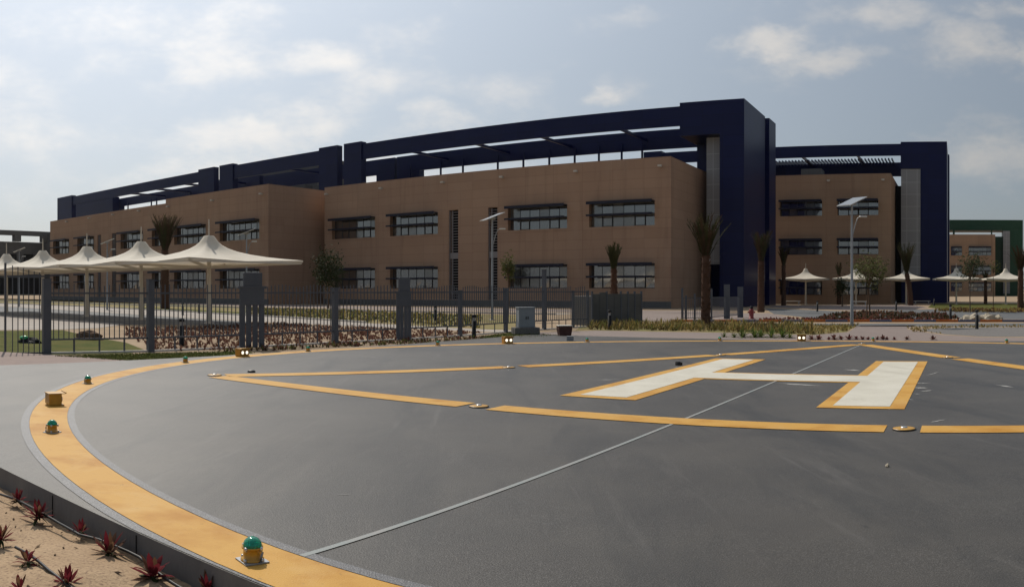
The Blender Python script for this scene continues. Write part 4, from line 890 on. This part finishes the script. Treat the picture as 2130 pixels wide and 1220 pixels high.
xs = [(1419, 668.5, 2.05), (1427, 668, 1.6), (1445, 667.5, 1.7), (1480, 666, 2.0), (1512, 663, 2.3), (1540, 660, 2.15)]
Q = [at(x, y) for x, y, h in xs]
for i, q in enumerate(Q): m = MB(); w = .06 if i < 4 else .2; m.box(-w, w, -.06, .06, 0, xs[i][2], 0, Matrix.Translation(q) @ Matrix.Rotation(-.3, 4, 'Z')); f2p('post', m, M['fence'])
for a, b in zip(Q[:-1], Q[1:]):
    m = MB(); up = Vector((0, 0, 1)); m.bar(a + up * 1.45, b + up * 1.45, .04, .04); m.bar(a + up * .2, b + up * .2, .04, .04); n = max(2, int((b - a).length / .14))
    for k in range(1, n): q = a.lerp(b, k / n); m.box(-.01, .01, -.01, .01, .2, 1.45, 0, Matrix.Translation(q))
    f2p('mesh_panel', m, M['fence'])

# ------------------------------------------------------------------ bollards, hydrant, benches, heaps, rocks
def bollard():
    r = empty('bollard_light', (0, 0, 0)); m = MB(); m.lathe([(.10, 0), (.085, .02), (.085, .70), (0, .70)], 16); m.build('post', M['bollard'], r)
    m = MB(); m.lathe([(.06, .70), (.06, .84)], 16); m.build('lens', M['lens'], r); m = MB(); m.lathe([(.095, .84), (.095, .93), (.08, .95), (.0005, .955)], 16); m.face([(.095 * math.cos(k), .095 * math.sin(k), .84) for k in [6.283 * j / 16 for j in range(16)]]); m.build('cap', M['bollard'], r); return r
bo = bollard()
BL = [(986, 703.5, 'by the small lawn left of the grey cabinet'), (378, 719, 'among the red ground cover behind the fence, left of the first pier'), (1268, 685.5, 'in front of the utility enclosure'), (2032, 684, 'on the gravel bed in front of the rock pile'), (1977, 664, 'left of the pile of rocks'),
      (1700, 648, 'at the far road edge left of the right solar lamp'), (1864, 645.5, 'on the plaza between the solar lamp and the leaning palm'), (906, 668, 'before the left tall louvre panel behind the fence'), (414, 651, 'under the largest parking shade near the tan block'), (380, 655, 'between the stout palm and the largest shade pole'), (1943, 636, 'at the lawn corner by the farther blue building')]
for i, (x, y, w) in enumerate(BL):
    o = bo if i == 0 else copy_tree(bo); o.location = at(x, y); tag(o, 'black bollard light, ' + w, 'bollard', 'black bollard lights')
hy = empty('fire_hydrant', at(1563, 663), 0, 'red fire hydrant with black cap on the forecourt before the navy pier', 'hydrant')
m = MB(); m.lathe([(.2, 0), (.2, .05), (.15, .07), (.16, .55), (.12, .68), (0, .72)], 16); m.build('body', M['red'], hy); m = MB(); m.lathe([(.13, .69), (.10, .80), (.05, .86), (.0005, .87)], 14); m.build('cap', M['bollard'], hy)
for sx in (-1, 1): m = MB(); m.tube([(sx * .12, 0, .45), (sx * .25, 0, .45)], .06, 10); m.build('outlet', M['red'], hy)
def bench(px, py, lab):
    p = at(px, py); r = empty('bench', p, -az(px), lab, 'bench', 'pale benches under the right shades'); m = MB(); m.box(-1.1, 1.1, -.25, .25, .40, .50); m.build('seat', M['bench'], r, bevel=.02)
    for x in (-.85, .85): m = MB(); m.box(x - .08, x + .08, -.2, .2, 0, .398); m.build('leg', M['galv'], r)
bench(1918, 633, 'pale backless bench beside the leaning palm'); bench(1786, 634.5, 'pale backless bench right of the solar lamp under the second right shade'); bench(1648, 633.5, 'pale backless bench under the shade nearest to the navy pier')
o = blob(.5, 4, (1.35, .8, .62), 18, 12, .3, -.1).build('soil_heap', M['darksoil'], loc=at(183, 706)); tag(o, 'heap of dark dug soil on the lawn behind the fence', 'soil heap')
o = blob(.5, 9, (1.05, .5, .42), 16, 10, .25, -.1).build('black_sack', M['tarp'], loc=at(60, 713)); tag(o, 'crumpled black plastic sack on the lawn behind the leftmost fence panel', 'sack')
m = blob(.14, 2, (1.3, .8, .6), 12, 8, .12, -.4); o = m.build('green_container', M['greenplastic'], loc=at(50, 713) + Vector((0, 0, .19))); tag(o, 'small bright green plastic container on top of the black sack', 'container')
rnd = random.Random(31)
rk = [blob(.26, 40 + i, (1.1, .9, .75), 9, 6, .35, -.5).mesh('rock', M['rock']) for i in range(4)]
RL = ['low pale rock at the left tip of the pile', 'tilted pale rock left in the pile', 'large flat rock in the left half of the pile', 'upright rock at the left top of the pile', 'broad rock just left of the bollard', 'rock at the top of the pile beside the bollard', 'square rock behind the bollard', 'pale rock just right of the bollard', 'long rock in the right half of the pile', 'dark topped rock at the right of the pile', 'small flat rock near the right end', 'low rock at the right tip of the pile']
for i in range(12):
    o = bpy.data.objects.new('rock', rk[i % 4]); col.objects.link(o); x = 2000 + i * 7.2; k = rnd.uniform(.8, 1.5) * (1.25 if 3 <= i <= 8 else .9); o.location = at(x, 667 - rnd.uniform(0, 2.5)) + Vector((0, 0, .05)); o.scale = (k * 1.2, k, k); o.rotation_euler = (rnd.uniform(-.3, .3), rnd.uniform(-.3, .3), rnd.uniform(0, 6))
    tag(o, RL[i] + ' by the striped kerb', 'rock', 'rocks in the pile by the striped kerb')

# ------------------------------------------------------------------ dusty air
HZ = 0.000035
if HZ:
    m = MB(); m.box(-4010, 4010, -4010, 4010, GZ - 1.4, 32)
    hm = bpy.data.materials.new('dusty_air'); hm.use_nodes = True; nt = hm.node_tree; nt.nodes.clear()
    v = nt.nodes.new('ShaderNodeVolumePrincipled'); v.inputs['Density'].default_value = HZ; v.inputs['Color'].default_value = (.92, .93, .95, 1); v.inputs['Anisotropy'].default_value = .65
    oo = nt.nodes.new('ShaderNodeOutputMaterial'); nt.links.new(v.outputs[0], oo.inputs['Volume'])
    hz = m.build('haze', hm); tag(hz, kind='stuff')
